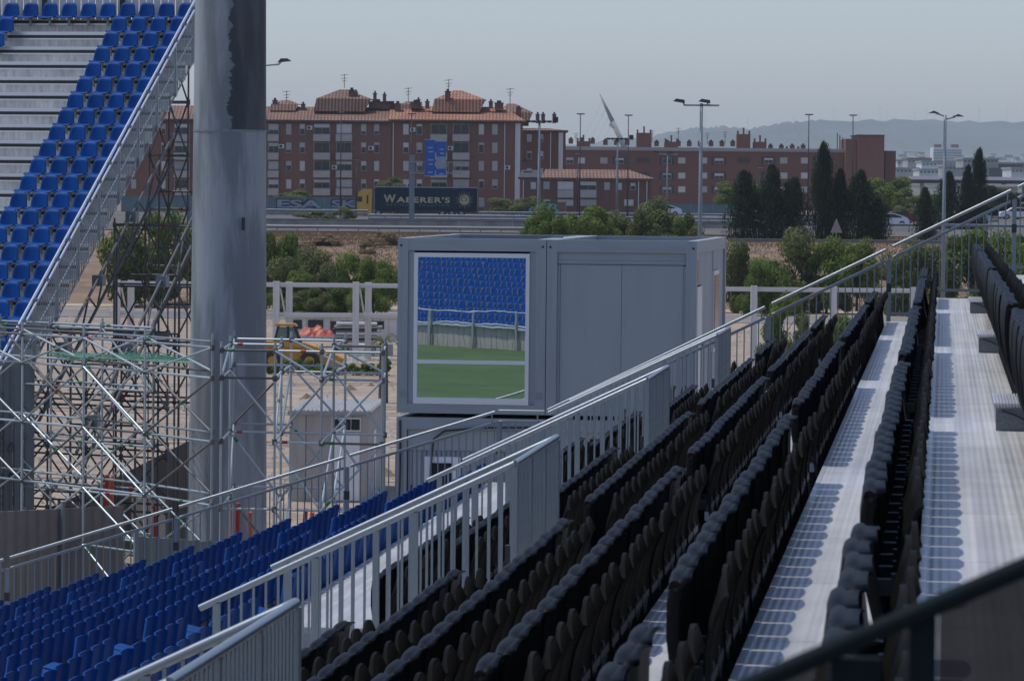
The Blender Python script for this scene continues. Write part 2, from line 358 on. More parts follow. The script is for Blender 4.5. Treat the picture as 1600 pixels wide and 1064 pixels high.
for i, (x0, x1, y0, y1, lab, mm) in enumerate(far):
    dd = 2350 - 90 * i
    T = thing('far_building', lab, 'building', CAMF @ Matrix.Translation(atc(x0, y1, dd)), 'low buildings of the far city')
    cbox(T, 'wall', x0, x1, y0 + 2, y1 + 6, dd, 30, M[mm]); cbox(T, 'roof', x0 - .6, x1 + .6, y0, y0 + 2, dd - 1, 33, M['brick'] if i in (0, 1) else M['conc'])
    for k in range(int((x1 - x0) / 6)): cbox(T, 'window', x0 + 2 + k * 6, x0 + 5 + k * 6, y0 + 4, y0 + 6.3, dd - .4, .39, M['glass'])
# scattered houses of the far suburb
rn = random.Random(11)
for i in range(46):
    px = rn.uniform(1404, 1640); py = rn.uniform(238, 258); dd = 5200 - (py - 238) * 95
    wpx = rn.uniform(4, 14)
    T = thing('suburb_house', 'tiny pale house of the hazy suburb below the hills', 'house', CAMF @ Matrix.Translation(atc(px, py + 3, dd)), 'houses of the hazy suburb below the hills')
    cbox(T, 'wall', px, px + wpx, py, py + 3.5, dd, 12, M[rn.choice(['white', 'whitew', 'balc', 'conc'])]); cbox(T, 'roof', px - .3, px + wpx + .3, py - 1, py, dd, 12, M[rn.choice(['brick', 'conc', 'tile2'])])
# overpass
T = thing('overpass', 'long dark overpass with a bright white edge beam behind the bare trees', 'bridge', CAMF @ Matrix.Translation(atc(1430, 290, 900)))
cbox(T, 'edge_beam', 1420, 1720, 278.3, 280.6, 899, .6, M['white']); cbox(T, 'deck', 1420, 1720, 281, 286, 900, 9, M['dkslate'])
for k in range(9): cbox(T, 'pier', 1440 + k * 32, 1444 + k * 32, 286, 310, 902, 4, M['conc'])
T = thing('warehouse', 'grey warehouse with a bright skylight under the overpass', 'building', CAMF @ Matrix.Translation(atc(1560, 306, 820)))
cbox(T, 'wall', 1538, 1590, 292, 312, 820, 25, M['conc']); cbox(T, 'roof', 1536, 1592, 289, 292, 819, 27, M['whitew'])
# leaning bridge pylon
T = thing('leaning_pylon', 'slender grey needle pylon leaning left above the brick roofs', 'bridge', CAMF @ Matrix.Translation(atc(988, 252, 1800)))
a, b, c = atc(937, 147, 1800), atc(957, 190, 1800), atc(990, 262, 1800)
MB().bar(c, b, 1.55, 10, 1.15).build('mast', M['conc'], T, CAMF, smooth=True); MB().bar(b, a, 1.15, 10, .25).build('mast_tip', M['conc'], T, CAMF, smooth=True)
MB().bar(b + Vector((-1.2, -.3, -1)), b + Vector((1.2, -.3, -3)), .9, 8).build('collar', M['whitew'], T, CAMF)
for k in range(4): MB().bar(b.lerp(a, k / 4), atc(925 - 12 * k, 262, 1790), .09, 4).build('stay_cable', M['whitew'], T, CAMF)
# wind turbines on the ridge
for i, px in enumerate((1102, 1168, 1215, 1240, 1303, 1343, 1375, 1386, 1430, 1447, 1462, 1490, 1530, 1573)):
    yb = 189 if px > 1250 else 199; b = atc(px, yb + 1, 8900); t = atc(px, yb - 19 + (i % 3) * 3, 8900)
    T = thing('wind_turbine', 'thin wind turbine standing on the hazy ridge', 'wind turbine', CAMF @ Matrix.Translation(b), 'wind turbines on the hazy ridge')
    MB().bar(b, t, .6, 6, .35).build('tower', M['white'], T, CAMF)
    for k in range(3):
        an = i + k * 2.094; MB().bar(t, t + Vector((math.sin(an) * 13, 0, math.cos(an) * 13)), .3, 4, .15).build('blade', M['white'], T, CAMF)

# ================================================================== BRICK APARTMENT BUILDINGS
def windowp(T, x0, x1, y0, y1, d, kind='blind', blindf=None, par=None):
    # framed window with glass and a roller blind, all real depth, in the view-aligned frame
    a = atc(x0, y1, d); b = atc(x1, y0, d); w = b.x - a.x; h = b.z - a.z
    fo = block('window', a.x, b.x, d - .10, d - .02, a.z, b.z, M['pvc'], T, CAMF)
    n = 1 if w < 1.1 else (2 if w < 4.5 else max(3, int(w / 1.6)))
    pw = (w - .1) / n
    for i in range(n):
        block('pane', a.x + .08 + i * pw, a.x + i * pw + pw + .02, d - .135, d - .105, a.z + .08, b.z - .08, M['glass'], fo, CAMF)
    f = blindf if blindf is not None else rn.choice([.2, .45, .7, 1, 1, 1])
    if f > 0: block('blind', a.x + .07, b.x - .07, d - .17, d - .14, b.z - .06 - (h - .12) * f, b.z - .06, M['blind'], fo, CAMF)
    return fo
def hip_roof(x0, x1, d0, d1, z0, z1, inset_l, inset_r, m, name, T, ov=.4):
    x0 -= ov; x1 += ov; d0 -= ov; d1 += ov; dm = (d0 + d1) / 2
    b = MB().add([(x0, d0, z0), (x1, d0, z0), (x1, d1, z0), (x0, d1, z0), (x0 + inset_l, dm, z1), (x1 - inset_r, dm, z1),
                  (x0, d0, z0 - .25), (x1, d0, z0 - .25), (x1, d1, z0 - .25), (x0, d1, z0 - .25)],
                 [(0, 1, 5, 4), (1, 2, 5), (2, 3, 4, 5), (3, 0, 4), (0, 6, 7, 1), (1, 7, 8, 2), (2, 8, 9, 3), (3, 9, 6, 0), (6, 9, 8, 7)])
    return b.build(name, m, T, CAMF)
def antenna(x, y0, y1, d):
    a = atc(x, y1, d); b = atc(x, y0, d)
    T = thing('roof_antenna', 'thin television aerial standing on the tiled roof', 'antenna', CAMF @ Matrix.Translation(a), 'television aerials on the tiled roofs')
    MB().bar(a, b, .05, 5).build('pole', M['dark'], T, CAMF)
    m = MB()
    for k, (zz, ww) in enumerate(((.2, .6), (.7, .45), (1.1, .3))): m.bar(b + Vector((-ww, 0, -zz)), b + Vector((ww, 0, -zz + .1)), .035, 4)
    m.build('crossbars', M['dark'], T, CAMF)
D1 = 570.0
WINC = [(150, 178), (218, 246), (525, 552), (590, 617), (735, 765), (802, 832), (1113, 1141), (1180, 1209)]
BALC = [(60, 115), (287, 372), (400, 482), (872, 957), (983, 1068)]
ROWS = [(194, 211), (223.2, 239.7), (252, 267.5), (280.5, 295.2), (309, 324)]
def apartment(label, x0, x1, eave, roofm, windows, balconies, pipes):
    T = thing('apartment_building', label, 'building', CAMF @ Matrix.Translation(atc(x0, 337, D1)))
    a = atc(x0, eave, D1); b = atc(x1, eave, D1); ze = (a.z + b.z) / 2
    block('wall', a.x, b.x, D1, D1 + 11, 4.6, ze, M['brick'], T, CAMF)
    hip_roof(a.x, b.x, D1, D1 + 11, ze + .26, ze + 2.35, 2 if x0 < 300 else 0.01, .01 if x0 < 300 else 3.2, roofm, 'roof', T, .35)
    block('gutter', a.x, b.x, D1 - .55, D1 - .42, ze - .12, ze + .06, M['dkslate'], T, CAMF)
    for (w0, w1) in windows:
        for (t0, t1) in ROWS: windowp(T, w0, w1, t0, t1, D1); 
    for (w0, w1) in balconies:
        for (t0, t1) in ROWS[:4]:
            windowp(T, w0 + .6, w1 - .6, t0, t1 - 1, D1, blindf=rn.choice([0, 0, .35, .6, 1]))
            p = atc(w0, t1 + 10.2, D1); q = atc(w1, t1 - .4, D1)
            block('parapet', p.x, q.x, D1 - 1.0, D1 - .86, p.z, q.z, M['balc'], T, CAMF)
            block('balcony_floor', p.x, q.x, D1 - .855, D1 - .2, p.z, p.z + .14, M['conc'], T, CAMF)
            block('balcony_rail', p.x, q.x, D1 - .97, D1 - .9, q.z + .12, q.z + .2, M['dark'], T, CAMF)
    for px, wd in pipes:
        p = atc(px, 330, D1); block('drainpipe', p.x, p.x + wd, D1 - .2, D1 - .05, 5, ze - .15, M['whitew'], T, CAMF)
    return T, ze
z6 = lambda x: 400 + x / 3.2
win = [(z6(a), z6(b)) for a, b in WINC]; bal = [(z6(a), z6(b)) for a, b in BALC]
TA, ze1 = apartment('five storey red brick block with dull brown tile roof behind the steel mast', 196, 611, 190, M['tile2'], win[:4] + [(252, 259), (205, 213)], bal[:3] + [(272, 297)], [])
TB, ze2 = apartment('five storey red brick block with brighter orange tile roof and white drainpipes', 611.3, 817, 190.5, M['tile'], win[4:], bal[3:], [(613, .12), (787, .12), (804, .75)])
for T_, x, y in ((TA, 484, 200), (TA, 440, 229), (TB, 645, 203), (TA, 580, 232), (TB, 704, 232), (TA, 523, 262), (TB, 640, 290), (TB, 793, 262)):
    p = atc(x, y, D1); u_ = block('air_conditioner', p.x - .4, p.x + .4, D1 - .38, D1 - .02, p.z - .3, p.z + .3, M['whitew'], T_, CAMF); MB().bar((p.x - .08, D1 - .385, p.z), (p.x - .08, D1 - .40, p.z), .22, 12).build('fan_grille', M['dark'], u_, CAMF)
def roof_tower(T, x0, x1, yb, ye, xp, yp, d, m, dep=9):
    a = atc(x0, yb, d); b = atc(x1, ye, d); c = atc(xp, yp, d + dep / 2); W = b.x - a.x
    block('roof_house', a.x + .5, b.x - .12 * W, d + .3, d + dep - .3, a.z - 1, b.z - .02, M['brick2'], T, CAMF)
    mb = MB().add([(a.x + .04 * W, d, b.z), (b.x, d, b.z), (b.x, d + dep, b.z), (a.x + .04 * W, d + dep, b.z), (c.x - .6, d + dep * .4, c.z), (c.x + .6, d + dep * .4, c.z), (c.x + .6, d + dep * .7, c.z), (c.x - .6, d + dep * .7, c.z)],
                  [(0, 1, 5, 4), (1, 2, 6, 5), (2, 3, 7, 6), (3, 0, 4, 7), (4, 5, 6, 7), (0, 3, 2, 1)])
    mb.build('upper_roof', m, T, CAMF)
    mb = MB().add([(a.x, d - 1.0, a.z - .5), (b.x - .12 * W, d - 1.0, a.z - .5), (b.x, d - .01, b.z), (a.x + .04 * W, d - .01, b.z), (a.x, d + dep, a.z - .5), (a.x + .04 * W, d + dep, b.z)], [(0, 1, 2, 3), (0, 3, 5, 4)])
    mb.build('roof_skirt', m, T, CAMF)
roof_tower(TA, z6(290), z6(578), 169, 155, z6(440), 140.5, D1 + 3.2, M['tile2'])
roof_tower(TB, z6(880), z6(1150), 170, 156, z6(1010), 142, D1 + 3.2, M['tile'])
roof_tower(TA, z6(70), z6(215), 168, 163, z6(150), 157, D1 + 4, M['tile2'], 6)
roof_tower(TB, z6(718), z6(830), 168, 163.5, z6(770), 159, D1 + 5, M['tile2'], 6)
def chimney(T, x, y0, y1, d, w=.9, pots=True):
    a = atc(x, y1, d); b = atc(x, y0, d)
    c = block('chimney', a.x - w / 2, a.x + w / 2, d, d + w, a.z, b.z, M['brick2'], T, CAMF)
    block('cap', a.x - w / 2 - .08, a.x + w / 2 + .08, d - .08, d + w + .08, b.z, b.z + .12, M['dkslate'], c, CAMF)
    if pots: block('pot', a.x - w / 4, a.x + w / 4, d + .2, d + w - .2, b.z + .12, b.z + .45, M['dkslate'], c, CAMF)
for x, y0, y1, w in ((z6(94), 158, 172, .7), (z6(235), 164, 172, .6), (z6(478), 142, 158, .9), (z6(500), 145, 156, .5), (z6(594), 147, 168, .5), (z6(642), 149, 168, .5), (z6(600), 160, 170, 2.2), (z6(660), 163, 171, 2.2), (z6(682), 163, 178, .9)):
    chimney(TA, x, y0, y1, D1 + 4, w)
for x, y0, y1, w in ((z6(708), 163, 178, .9), (z6(958), 144, 158, .8), (z6(800), 161, 170, 1.6), (z6(856), 160, 170, .6), (z6(1174), 160, 170, .6), (z6(1215), 162, 171, 1.3), (z6(1313), 170, 186, .8), (z6(812), 157, 168, .5)):
    chimney(TB, x, y0, y1, D1 + 3, w)
for x, y0, y1 in ((538, 116, 138), (448, 142, 160), (638, 137, 160), (701, 124, 146), (797, 138, 163)): antenna(x, y0, y1, D1 + 5)
# right wing set back
T = thing('apartment_building', 'set back brick wing with brown hipped roof right of the orange tiled block', 'building', CAMF @ Matrix.Translation(atc(815, 335, 600)))
a = atc(812, 206, 600); b = atc(884, 206, 600)
block('wall', a.x, b.x, 600, 610, 4.6, a.z, M['brick2'], T, CAMF); hip_roof(a.x, b.x, 600, 610, a.z + .26, atc(0, 192, 600).z, .5, 3, M['tile2'], 'roof', T)
roof_tower(T, z6(1210), z6(1385), 186, 176, z6(1275), 162.5, 604, M['tile2'], 7)
for w0, w1 in ((823, 831), (844, 849)):
    for r in range(4): windowp(T, w0, w1, 210 + r * 26.5, 222 + r * 26.5, 600)
for px, wd in ((859, .12), (872, .7), (812.5, .1)):
    p = atc(px, 300, 600); block('drainpipe', p.x, p.x + wd, 599.8, 599.95, 5, a.z - .1, M['whitew'], T, CAMF)
for x in (840, 848.5, 866): chimney(T, x, 180, 193, 603, .6)
# long low house in front
T = thing('terraced_house', 'two storey brick house with long brown tile roof in front of the blocks', 'house', CAMF @ Matrix.Translation(atc(900, 330, 545)))
a = atc(813, 280.5, 545); b = atc(1018, 280.5, 545)
block('wall', a.x, b.x, 545, 554, 4.8, a.z, M['brick2'], T, CAMF)
r = hip_roof(a.x + 3.4, b.x, 545, 554, a.z + .3, atc(0, 256.5, 550).z, .6, 3.4, M['tile2'], 'roof', T)
hip_roof(a.x, a.x + 3.1, 545.4, 553.6, a.z + .3, atc(0, 258, 550).z, .5, .3, M['dkslate'], 'slate_roof', T, .3)
for w0, w1, y0, y1 in ((829, 838, 285, 296), (849, 859, 284, 296), (871, 896, 284, 297), (906, 932, 284, 297), (944, 953, 285, 297), (965, 972, 286, 297), (985, 993, 286, 297)): windowp(T, w0, w1, y0, y1, 545)
for w0, w1 in ((849, 860), (871, 896), (906, 932), (975, 990)): windowp(T, w0, w1, 312, 322, 545)
for w0, w1 in ((871, 896), (906, 932)): cbox(T, 'parapet', w0, w1, 297.5, 309, 544.2, .15, M['balc'])
for px in (817, 997, 1010): p = atc(px, 300, 545); block('drainpipe', p.x, p.x + .12, 544.75, 544.9, 5, a.z - .1, M['whitew'], T, CAMF)
chimney(T, 820, 253, 262, 548, .8)
# long flat brick building on the right
D2 = 760.0
T = thing('apartment_building', 'long flat roofed red brick building with chimney stacks and a windowless end tower', 'building', CAMF @ Matrix.Translation(atc(1140, 325, D2)))
a = atc(880, 231.5, D2); b = atc(1322, 236, D2)
block('wall', a.x, b.x, D2, D2 + 14, 4.6, (a.z + b.z) / 2 + .15, M['brick2'], T, CAMF)
cbox(T, 'coping', 880, 1322, 233.2, 234.6, D2 - .25, .24, M['conc'])
z7 = lambda x: 860 + x / 2.857
cbox(T, 'end_tower', 1320, 1339, 217.5, 330, D2 - 2, 12, M['brick']); cbox(T, 'end_tower', 1339.2, 1382, 212, 330, D2 - 3, 15, M['brick']); cbox(T, 'end_tower', 1382.2, 1400, 236, 330, D2 - 1, 12, M['brick2'])
cbox(T, 'coping', 1338.7, 1382.4, 211, 212, D2 - 3.2, 15.4, M['dkslate'])
rowsd = [(246.5, 256), (270, 279.5), (291.5, 301)]
for c0, c1 in ((222, 255), (570, 603), (670, 700), (1025, 1058), (1118, 1150)):
    for r0, r1 in rowsd: windowp(T, z7(c0), z7(c1), r0, r1, D2, blindf=1)
for c0, c1 in ((70, 103), (122, 155)): windowp(T, z7(c0), z7(c1), 246.5, 256, D2, blindf=rn.choice([.4, 1]))
for c0, c1 in ((275, 340), (486, 552), (718, 785), (940, 1005), (1170, 1200)):
    for r0, r1 in rowsd:
        cbox(T, 'loggia', z7(c0), z7(c1), r0 - 1, r1 + 1, D2 - .08, .06, M['dkslate']); windowp(T, z7(c0) + 5, z7(c1) - 4, r0 + 1, r1, D2 - .1, blindf=rn.choice([0, .3, .5]))
for c0 in (385, 835):
    for r0, r1 in rowsd[:2]:
        for k in range(6): cbox(T, 'vent_slat', z7(c0 + k * 10), z7(c0 + k * 10 + 5), r0, r1 - 1, D2 - .1, .06, M['dkslate'])
for c0, c1, y0 in ((385, 452, 208), (833, 893, 210), (510, 570, 222), (908, 965, 222), (118, 178, 221)):
    x0, x1 = z7(c0), z7(c1); s = cbox(T, 'chimney_stack', x0, x1, y0, 233.5, D2 + 3, 4, M['brick'])
    for k, dy in ((0, 0), (.5, -5), (1, 0)):
        xx = x0 + 1.5 + (x1 - x0 - 3) * k; cbox(s, 'flue', xx - 1.2, xx + 1.2, y0 - 4 + dy, y0, D2 + 4, 1, M['brick2']); cbox(s, 'cap', xx - 1.5, xx + 1.5, y0 - 5 + dy, y0 - 4 + dy, D2 + 3.9, 1.3, M['dkslate'])
for x in (1307.5, 1311.5, 1316): cbox(T, 'vent_pipe', x, x + 1.6, 208 + (x - 1307) * .8, 237, D2 + 3, .3, M['dkslate'])
for x in (1228, 1238, 1246, 1252): cbox(T, 'chimney', x, x + 3, 228 + x % 3, 236, D2 + 5, 1, M['brick'])
# tiled roofs behind it
for x0, x1, yr, lab in ((884, 938, 219, 'faded pink tile roof behind the flat brick building, nearest the pylon foot on its left'), (938, 995, 221, 'faded tile roof just right of the pylon foot'), (1018, 1152, 223, 'long faded pink tile roof with chimneys behind the flat brick building'), (1196, 1262, 229, 'low faded tile roof behind the small chimneys')):
    T = thing('tiled_house', lab, 'house', CAMF @ Matrix.Translation(atc(x0, 300, 840)))
    a = atc(x0, 233, 840); b = atc(x1, 233, 840); block('wall', a.x, b.x, 840, 852, 5, a.z - .3, M['brick2'], T, CAMF)
    hip_roof(a.x, b.x, 840, 852, a.z - .04, atc(0, yr, 846).z, 4, 4, M['tile2'], 'roof', T)
    k = x0 + 8
    while k < x1 - 6: chimney(T, k, yr - 1, yr + 6, 843, 1); k += 17
for x, y0, y1 in ((1019, 204, 222), (1060, 200, 224), (1105, 208, 226), (1133, 206, 226), (900, 208, 222)): antenna(x, y0, y1, 790)

# ================================================================== HIGHWAY FURNITURE
def guard(label, x0, x1, d, ytop, h, hasposts=True, double=False):
    a = atc(x0, ytop, d); b = atc(x1, ytop + .0098 * (x1 - x0), d)
    T = thing('guard_rail', label, 'guard rail', CAMF @ Matrix.Translation((a.x, d, a.z - h)))
    z = (a.z + b.z) / 2
    prof = [(0, 0), (-.08, -.06), (0, -.15), (-.08, -.24), (0, -.31)]
    for off in ((0, .45) if double else (0,)):
        m = MB()
        for i in range(4):
            (p0, q0), (p1, q1) = prof[i], prof[i + 1]
            m.add([(a.x, d + p0, z + q0 - off), (b.x, d + p0, z + q0 - off), (b.x, d + p1, z + q1 - off), (a.x, d + p1, z + q1 - off)], [(0, 1, 2, 3)])
        m.build('rail_beam', M['galv'], T, CAMF)
    if hasposts:
        n = int((b.x - a.x) / 2)
        for i in range(min(n, 290)): block('post', a.x + i * 2, a.x + i * 2 + .1, d + .02, d + .14, z - h, z - .02, M['galvd'], T, CAMF)
    return T
guard('nearest steel crash barrier above the dry grass bank, with dark posts', 400, 960, 377, 351.5, .95)
def jersey(label, x0, x1, d, yt, h):
    a = atc(x0, yt, d); b = atc(x1, yt + .0098 * (x1 - x0), d); T = thing('concrete_barrier', label, 'barrier', CAMF @ Matrix.Translation((a.x, d, 5))); z = (a.z + b.z) / 2
    L = 6.0; n = int((b.x - a.x) / L) + 1
    for i in range(n):
        m = MB().poly([(a.x + i * L, d - .3, z - h), (a.x + i * L, d - .22, z - h * .6), (a.x + i * L, d - .1, z), (a.x + i * L, d + .1, z), (a.x + i * L, d + .22, z - h * .6), (a.x + i * L, d + .3, z - h)], (L - .04, 0, 0))
        m.build('barrier_block', M['jersey'], T, CAMF)
    block('barrier_cap', a.x, b.x, d - .12, d + .12, z + .003, z + .05, M['conc'], T, CAMF)
    return T
jersey('grey concrete median barrier in front of the lorry', 380, 1160, 428, 341.5, .85)
guard('second steel crash barrier right before the lorry', 575, 1180, 474, 334.5, .95, double=True)
guard('far steel crash barrier with a bright top under the graffiti wall', 400, 575, 506, 326.3, .9, double=True)
guard('far steel crash barrier right of the lorry under the teal graffiti', 748, 1560, 512, 330.3, .9, double=True)
jersey('low concrete roadside wall on top of the dry bank, below the cypresses', 1140, 1640, 357, 373.5, .95)
guard('crash barrier beyond the white hatchback on the right', 1180, 1640, 400, 347, .9)
# noise barriers
def noisewall(label, x0, x1, yt, yb, d, col):
    a = atc(x0, yb, d); b = atc(x1, yt, d); T = thing('noise_barrier', label, 'wall', CAMF @ Matrix.Translation((a.x, d, a.z)))
    n = max(1, int((b.x - a.x) / 2.6)); w = (b.x - a.x) / n
    for i in range(n): block('wall_panel', a.x + i * w + .03, a.x + (i + 1) * w - .03, d, d + .12, a.z, b.z, col, T, CAMF)
    for i in range(n + 1): block('post', a.x + i * w - .08, a.x + i * w + .08, d - .06, d + .14, a.z, b.z + .06, M['galvd'], T, CAMF)
    return T, a, b
M['teal'] = mat('grey_green_barrier', (.10, .16, .16), .7, 0, .25, .4); M['terra'] = mat('brown_barrier', (.20, .09, .06), .8, 0, .2, .4); M['navy'] = mat('graffiti_navy', (.02, .02, .06), .6); M['pale'] = mat('graffiti_pale', (.27, .29, .33), .6, 0, .2, 1); M['tealp'] = mat('graffiti_teal', (.12, .34, .34), .6); M['black2'] = mat('graffiti_black', (.008, .02, .025), .6)
T, a, b = noisewall('grey green noise wall with pale bubble graffiti left of the lorry', 300, 566, 309, 331, 540, M['teal'])
def graff(T, s, x, y, d, w, h, m, mo, sp=1.0):
    p = atc(x, y, d); F = CAMF @ Matrix.Translation(p) @ Matrix.Rotation(R(90), 4, 'X'); k = FPX / d
    fittext('graffiti_outline', s, w / k + .3, h / k + .3, mo, T, F @ Matrix.Translation((-.15, -.15, 0)), .01, .10, sp); fittext('graffiti_letters', s, w / k, h / k, m, T, F @ Matrix.Translation((0, 0, .03)), .01, .03, sp)
graff(T, 'ESA', 433, 325, 539.9, 70, 13, M['pale'], M['navy'], .95); graff(T, 'SK', 518, 324.5, 539.9, 40, 12, M['pale'], M['navy'], 1.0)
T, a, b = noisewall('brown noise wall with teal block letter graffiti right of the lorry', 757, 884, 316, 334, 538, M['terra'])
graff(T, 'ZUPER', 783, 330, 537.9, 92, 12.5, M['tealp'], M['black2'], 1.05)
T, a, b = noisewall('teal noise wall behind the white car, left of the cypresses', 1008, 1150, 319.5, 335, 545, M['teal'])
T, a, b = noisewall('grey green noise wall seen between the mast and the stand', 190, 298, 307, 331, 541, M['teal'])

# ---- lorry
D = 520.0
p0 = atc(557, 338.5, D); sc_ = FPX / D
T = thing('lorry', 'articulated lorry with yellow cab and dark blue trailer on the highway', 'lorry', CAMF @ Matrix.Translation(p0))
LF = CAMF @ Matrix.Translation(p0)
M['yellow'] = mat('yellow_cab_paint', (.62, .34, .04), .35, 0, .06, 1); M['trail'] = mat('dark_blue_tarpaulin', (.004, .022, .042), .6, 0, .2, .6, .1, 2, spec=.15); M['gold'] = mat('pale_gold_print', (.46, .40, .22), .6); M['gold2'] = mat('dull_gold_print', (.20, .17, .09), .6)
mb = MB().poly([(0, 0, .45), (2.05, 0, .45), (2.05, 0, 3.55), (1.85, 0, 3.75), (.75, 0, 3.7), (.28, 0, 3.35), (.12, 0, 2.6), (0, 0, 1.7)], (0, 2.45, 0)); mb.build('cab', M['yellow'], T, LF)
MB().poly([(.10, -.02, 2.0), (.75, -.02, 2.0), (.75, -.02, 2.72), (.22, -.02, 2.72)], (0, .018, 0)).build('side_window', M['glass'], T, LF)
MB().poly([(.06, .15, 1.95), (.27, .15, 2.95), (.25, .15, 2.95), (.03, .15, 1.95)], (0, 2.1, 0)).build('windscreen', M['glass'], T, LF)
block('vent_grille', 1.35, 1.58, -.03, -.005, 1.75, 2.9, M['dark'], T, LF); block('bumper', -.06, .5, -.03, 2.48, .32, .8, M['yellow'], T, LF); block('fuel_tank', 2.2, 3.2, .1, .7, .45, 1.0, M['galvd'], T, LF)
block('mirror', .0, .12, -.25, -.05, 2.1, 2.7, M['dark'], T, LF)
tr = block('trailer', 2.45, 16.3, 0, 2.5, .95, 4.0, M['trail'], T, LF)
for x in (2.38, 16.31): block('trailer_post', x, x + .07, -.02, 2.52, .93, 4.02, M['galvd'], T, LF)
block('roof_edge', 2.46, 16.3, -.015, 2.51, 4.0, 4.06, M['whitew'], T, LF); block('side_guard', 6.0, 12.2, .05, .12, .5, .9, M['dark'], T, LF); block('chassis', 2.2, 16.2, .4, 2.1, .7, .94, M['dark'], T, LF)
for x in (2.5, 3.5, 4.6, 7.4, 10.3, 13.2): block('curtain_strap', x, x + .05, -.012, -.002, .98, 3.98, M['dark'], T, LF)
TF = LF @ Matrix.Translation((0, -.02, 0)) @ Matrix.Rotation(R(90), 4, 'X')
fittext('lettering', 'W', 1.65, 1.08, M['gold'], T, TF @ Matrix.Translation((3.65, 1.93, 0)), .008, .035)
fittext('lettering', "ABERER'S", 7.25, .80, M['gold'], T, TF @ Matrix.Translation((5.4, 1.93, 0)), .008, .03, 1.12)
fittext('small_lettering', 'OPTIMUM  SOLUTION', 8.6, .27, M['gold2'], T, TF @ Matrix.Translation((3.95, 1.48, 0)), .006, 0, 1.5)
mb = MB(); n = 40; cx, cz = 14.6, 2.38
for k in range(20):      # jagged rays of the sun emblem
    a0 = 2 * math.pi * k / 20; r1 = 1.45 if k % 2 else 1.15
    mb.poly([(cx + math.cos(a0 - .11) * .72, -.03, cz + math.sin(a0 - .11) * .72), (cx + math.cos(a0 + .11) * .72, -.03, cz + math.sin(a0 + .11) * .72), (cx + math.cos(a0 + .1) * r1, -.03, cz + math.sin(a0 + .1) * r1 * .95)], (0, .012, 0))
mb.build('sun_rays', M['gold2'], T, LF)
def ring(cx, cz, r0, r1, y, a0=0, a1=2 * math.pi, n=28):
    m = MB()
    for k in range(n):
        t0 = a0 + (a1 - a0) * k / n; t1 = a0 + (a1 - a0) * (k + 1) / n
        m.poly([(cx + math.cos(t0) * r0, y, cz + math.sin(t0) * r0), (cx + math.cos(t0) * r1, y, cz + math.sin(t0) * r1), (cx + math.cos(t1) * r1, y, cz + math.sin(t1) * r1), (cx + math.cos(t1) * r0, y, cz + math.sin(t1) * r0)], (0, .012, 0))
    return m
ring(cx, cz, .02, .66, -.03).build('sun_disc', M['gold'], T, LF); 
ring(cx - .12, cz + .1, .26, .36, -.046, .8, 4.6).build('sun_spiral', M['trail'], T, LF); ring(cx + .16, cz + .05, .12, .22, -.046, -2, 1.8).build('sun_spiral', M['trail'], T, LF)
for x in (1.15, 2.95, 11.6, 12.9, 14.2):
    for y in (.02, 2.18):
        wobj = MB().bar((x, y, .5), (x, y + .3, .5), .5, 16).build('wheel', M['dark'], T, LF)
        MB().bar((x, y - .02 if y < 1 else y + .3, .5), (x, y if y < 1 else y + .32, .5), .25, 12).build('rim', M['galv'], wobj, LF)

# ---- cars
def car(label, px, py, d, col, L=4.3, flip=False):
    p = atc(px, py, d); F = CAMF @ Matrix.Translation(p); 
    if flip: F = F @ Matrix.Rotation(math.pi, 4, 'Z')
    T = thing('parked_car' if d < 350 else 'car', label, 'car', F); m = mat('car_paint', col, .3, 0, .04, 2)
    prof = [(-L / 2, .3), (-L / 2, .75), (-L / 2 + .15, .92), (-L * .32, 1.0), (-L * .17, 1.42), (L * .12, 1.47), (L * .36, 1.15), (L * .47, .95), (L / 2, .6), (L / 2, .3)]
    MB().poly([(x, -.85, z) for x, z in prof], (0, 1.7, 0)).build('body', m, T, F)
    MB().poly([(-L * .27, -.87, 1.0), (-L * .155, -.87, 1.36), (L * .1, -.87, 1.40), (L * .31, -.87, 1.08), (L * .3, -.87, .98)], (0, .015, 0)).build('side_window', M['glass'], T, F)
    MB().poly([(-L * .27, .87, 1.0), (-L * .155, .87, 1.36), (L * .1, .87, 1.40), (L * .31, .87, 1.08), (L * .3, .87, .98)], (0, -.015, 0)).build('side_window', M['glass'], T, F)
    for x in (-L * .31, L * .31):
        for y in (-.88, .66):
            wo = MB().bar((x, y, .32), (x, y + .22, .32), .32, 14).build('wheel', M['dark'], T, F); MB().bar((x, y - .015, .32), (x, y + .235, .32), .18, 10).build('rim', M['galv'], wo, F)
    block('headlight', -L / 2 - .01, -L / 2 + .12, -.8, -.45, .62, .78, M['white'], T, F); block('headlight', -L / 2 - .01, -L / 2 + .12, .45, .8, .62, .78, M['white'], T, F)
    return T
car('white car passing behind the green treetops, below the teal wall', 1037, 338, 480, (.7, .7, .7), 4.5)
car('white hatchback on the highway right of the cypresses', 1390, 354, 430, (.65, .68, .72), 4.2)
car('dark red car half hidden behind the white hatchback', 1402, 350, 445, (.20, .01, .015), 4.2)
car('white car glimpsed behind the end rail at the right edge', 1590, 343, 470, (.7, .7, .7), 4.5)
car('pale blue car beyond the stand rail, right of the cypresses', 1520, 350, 450, (.5, .55, .6), 4.3)

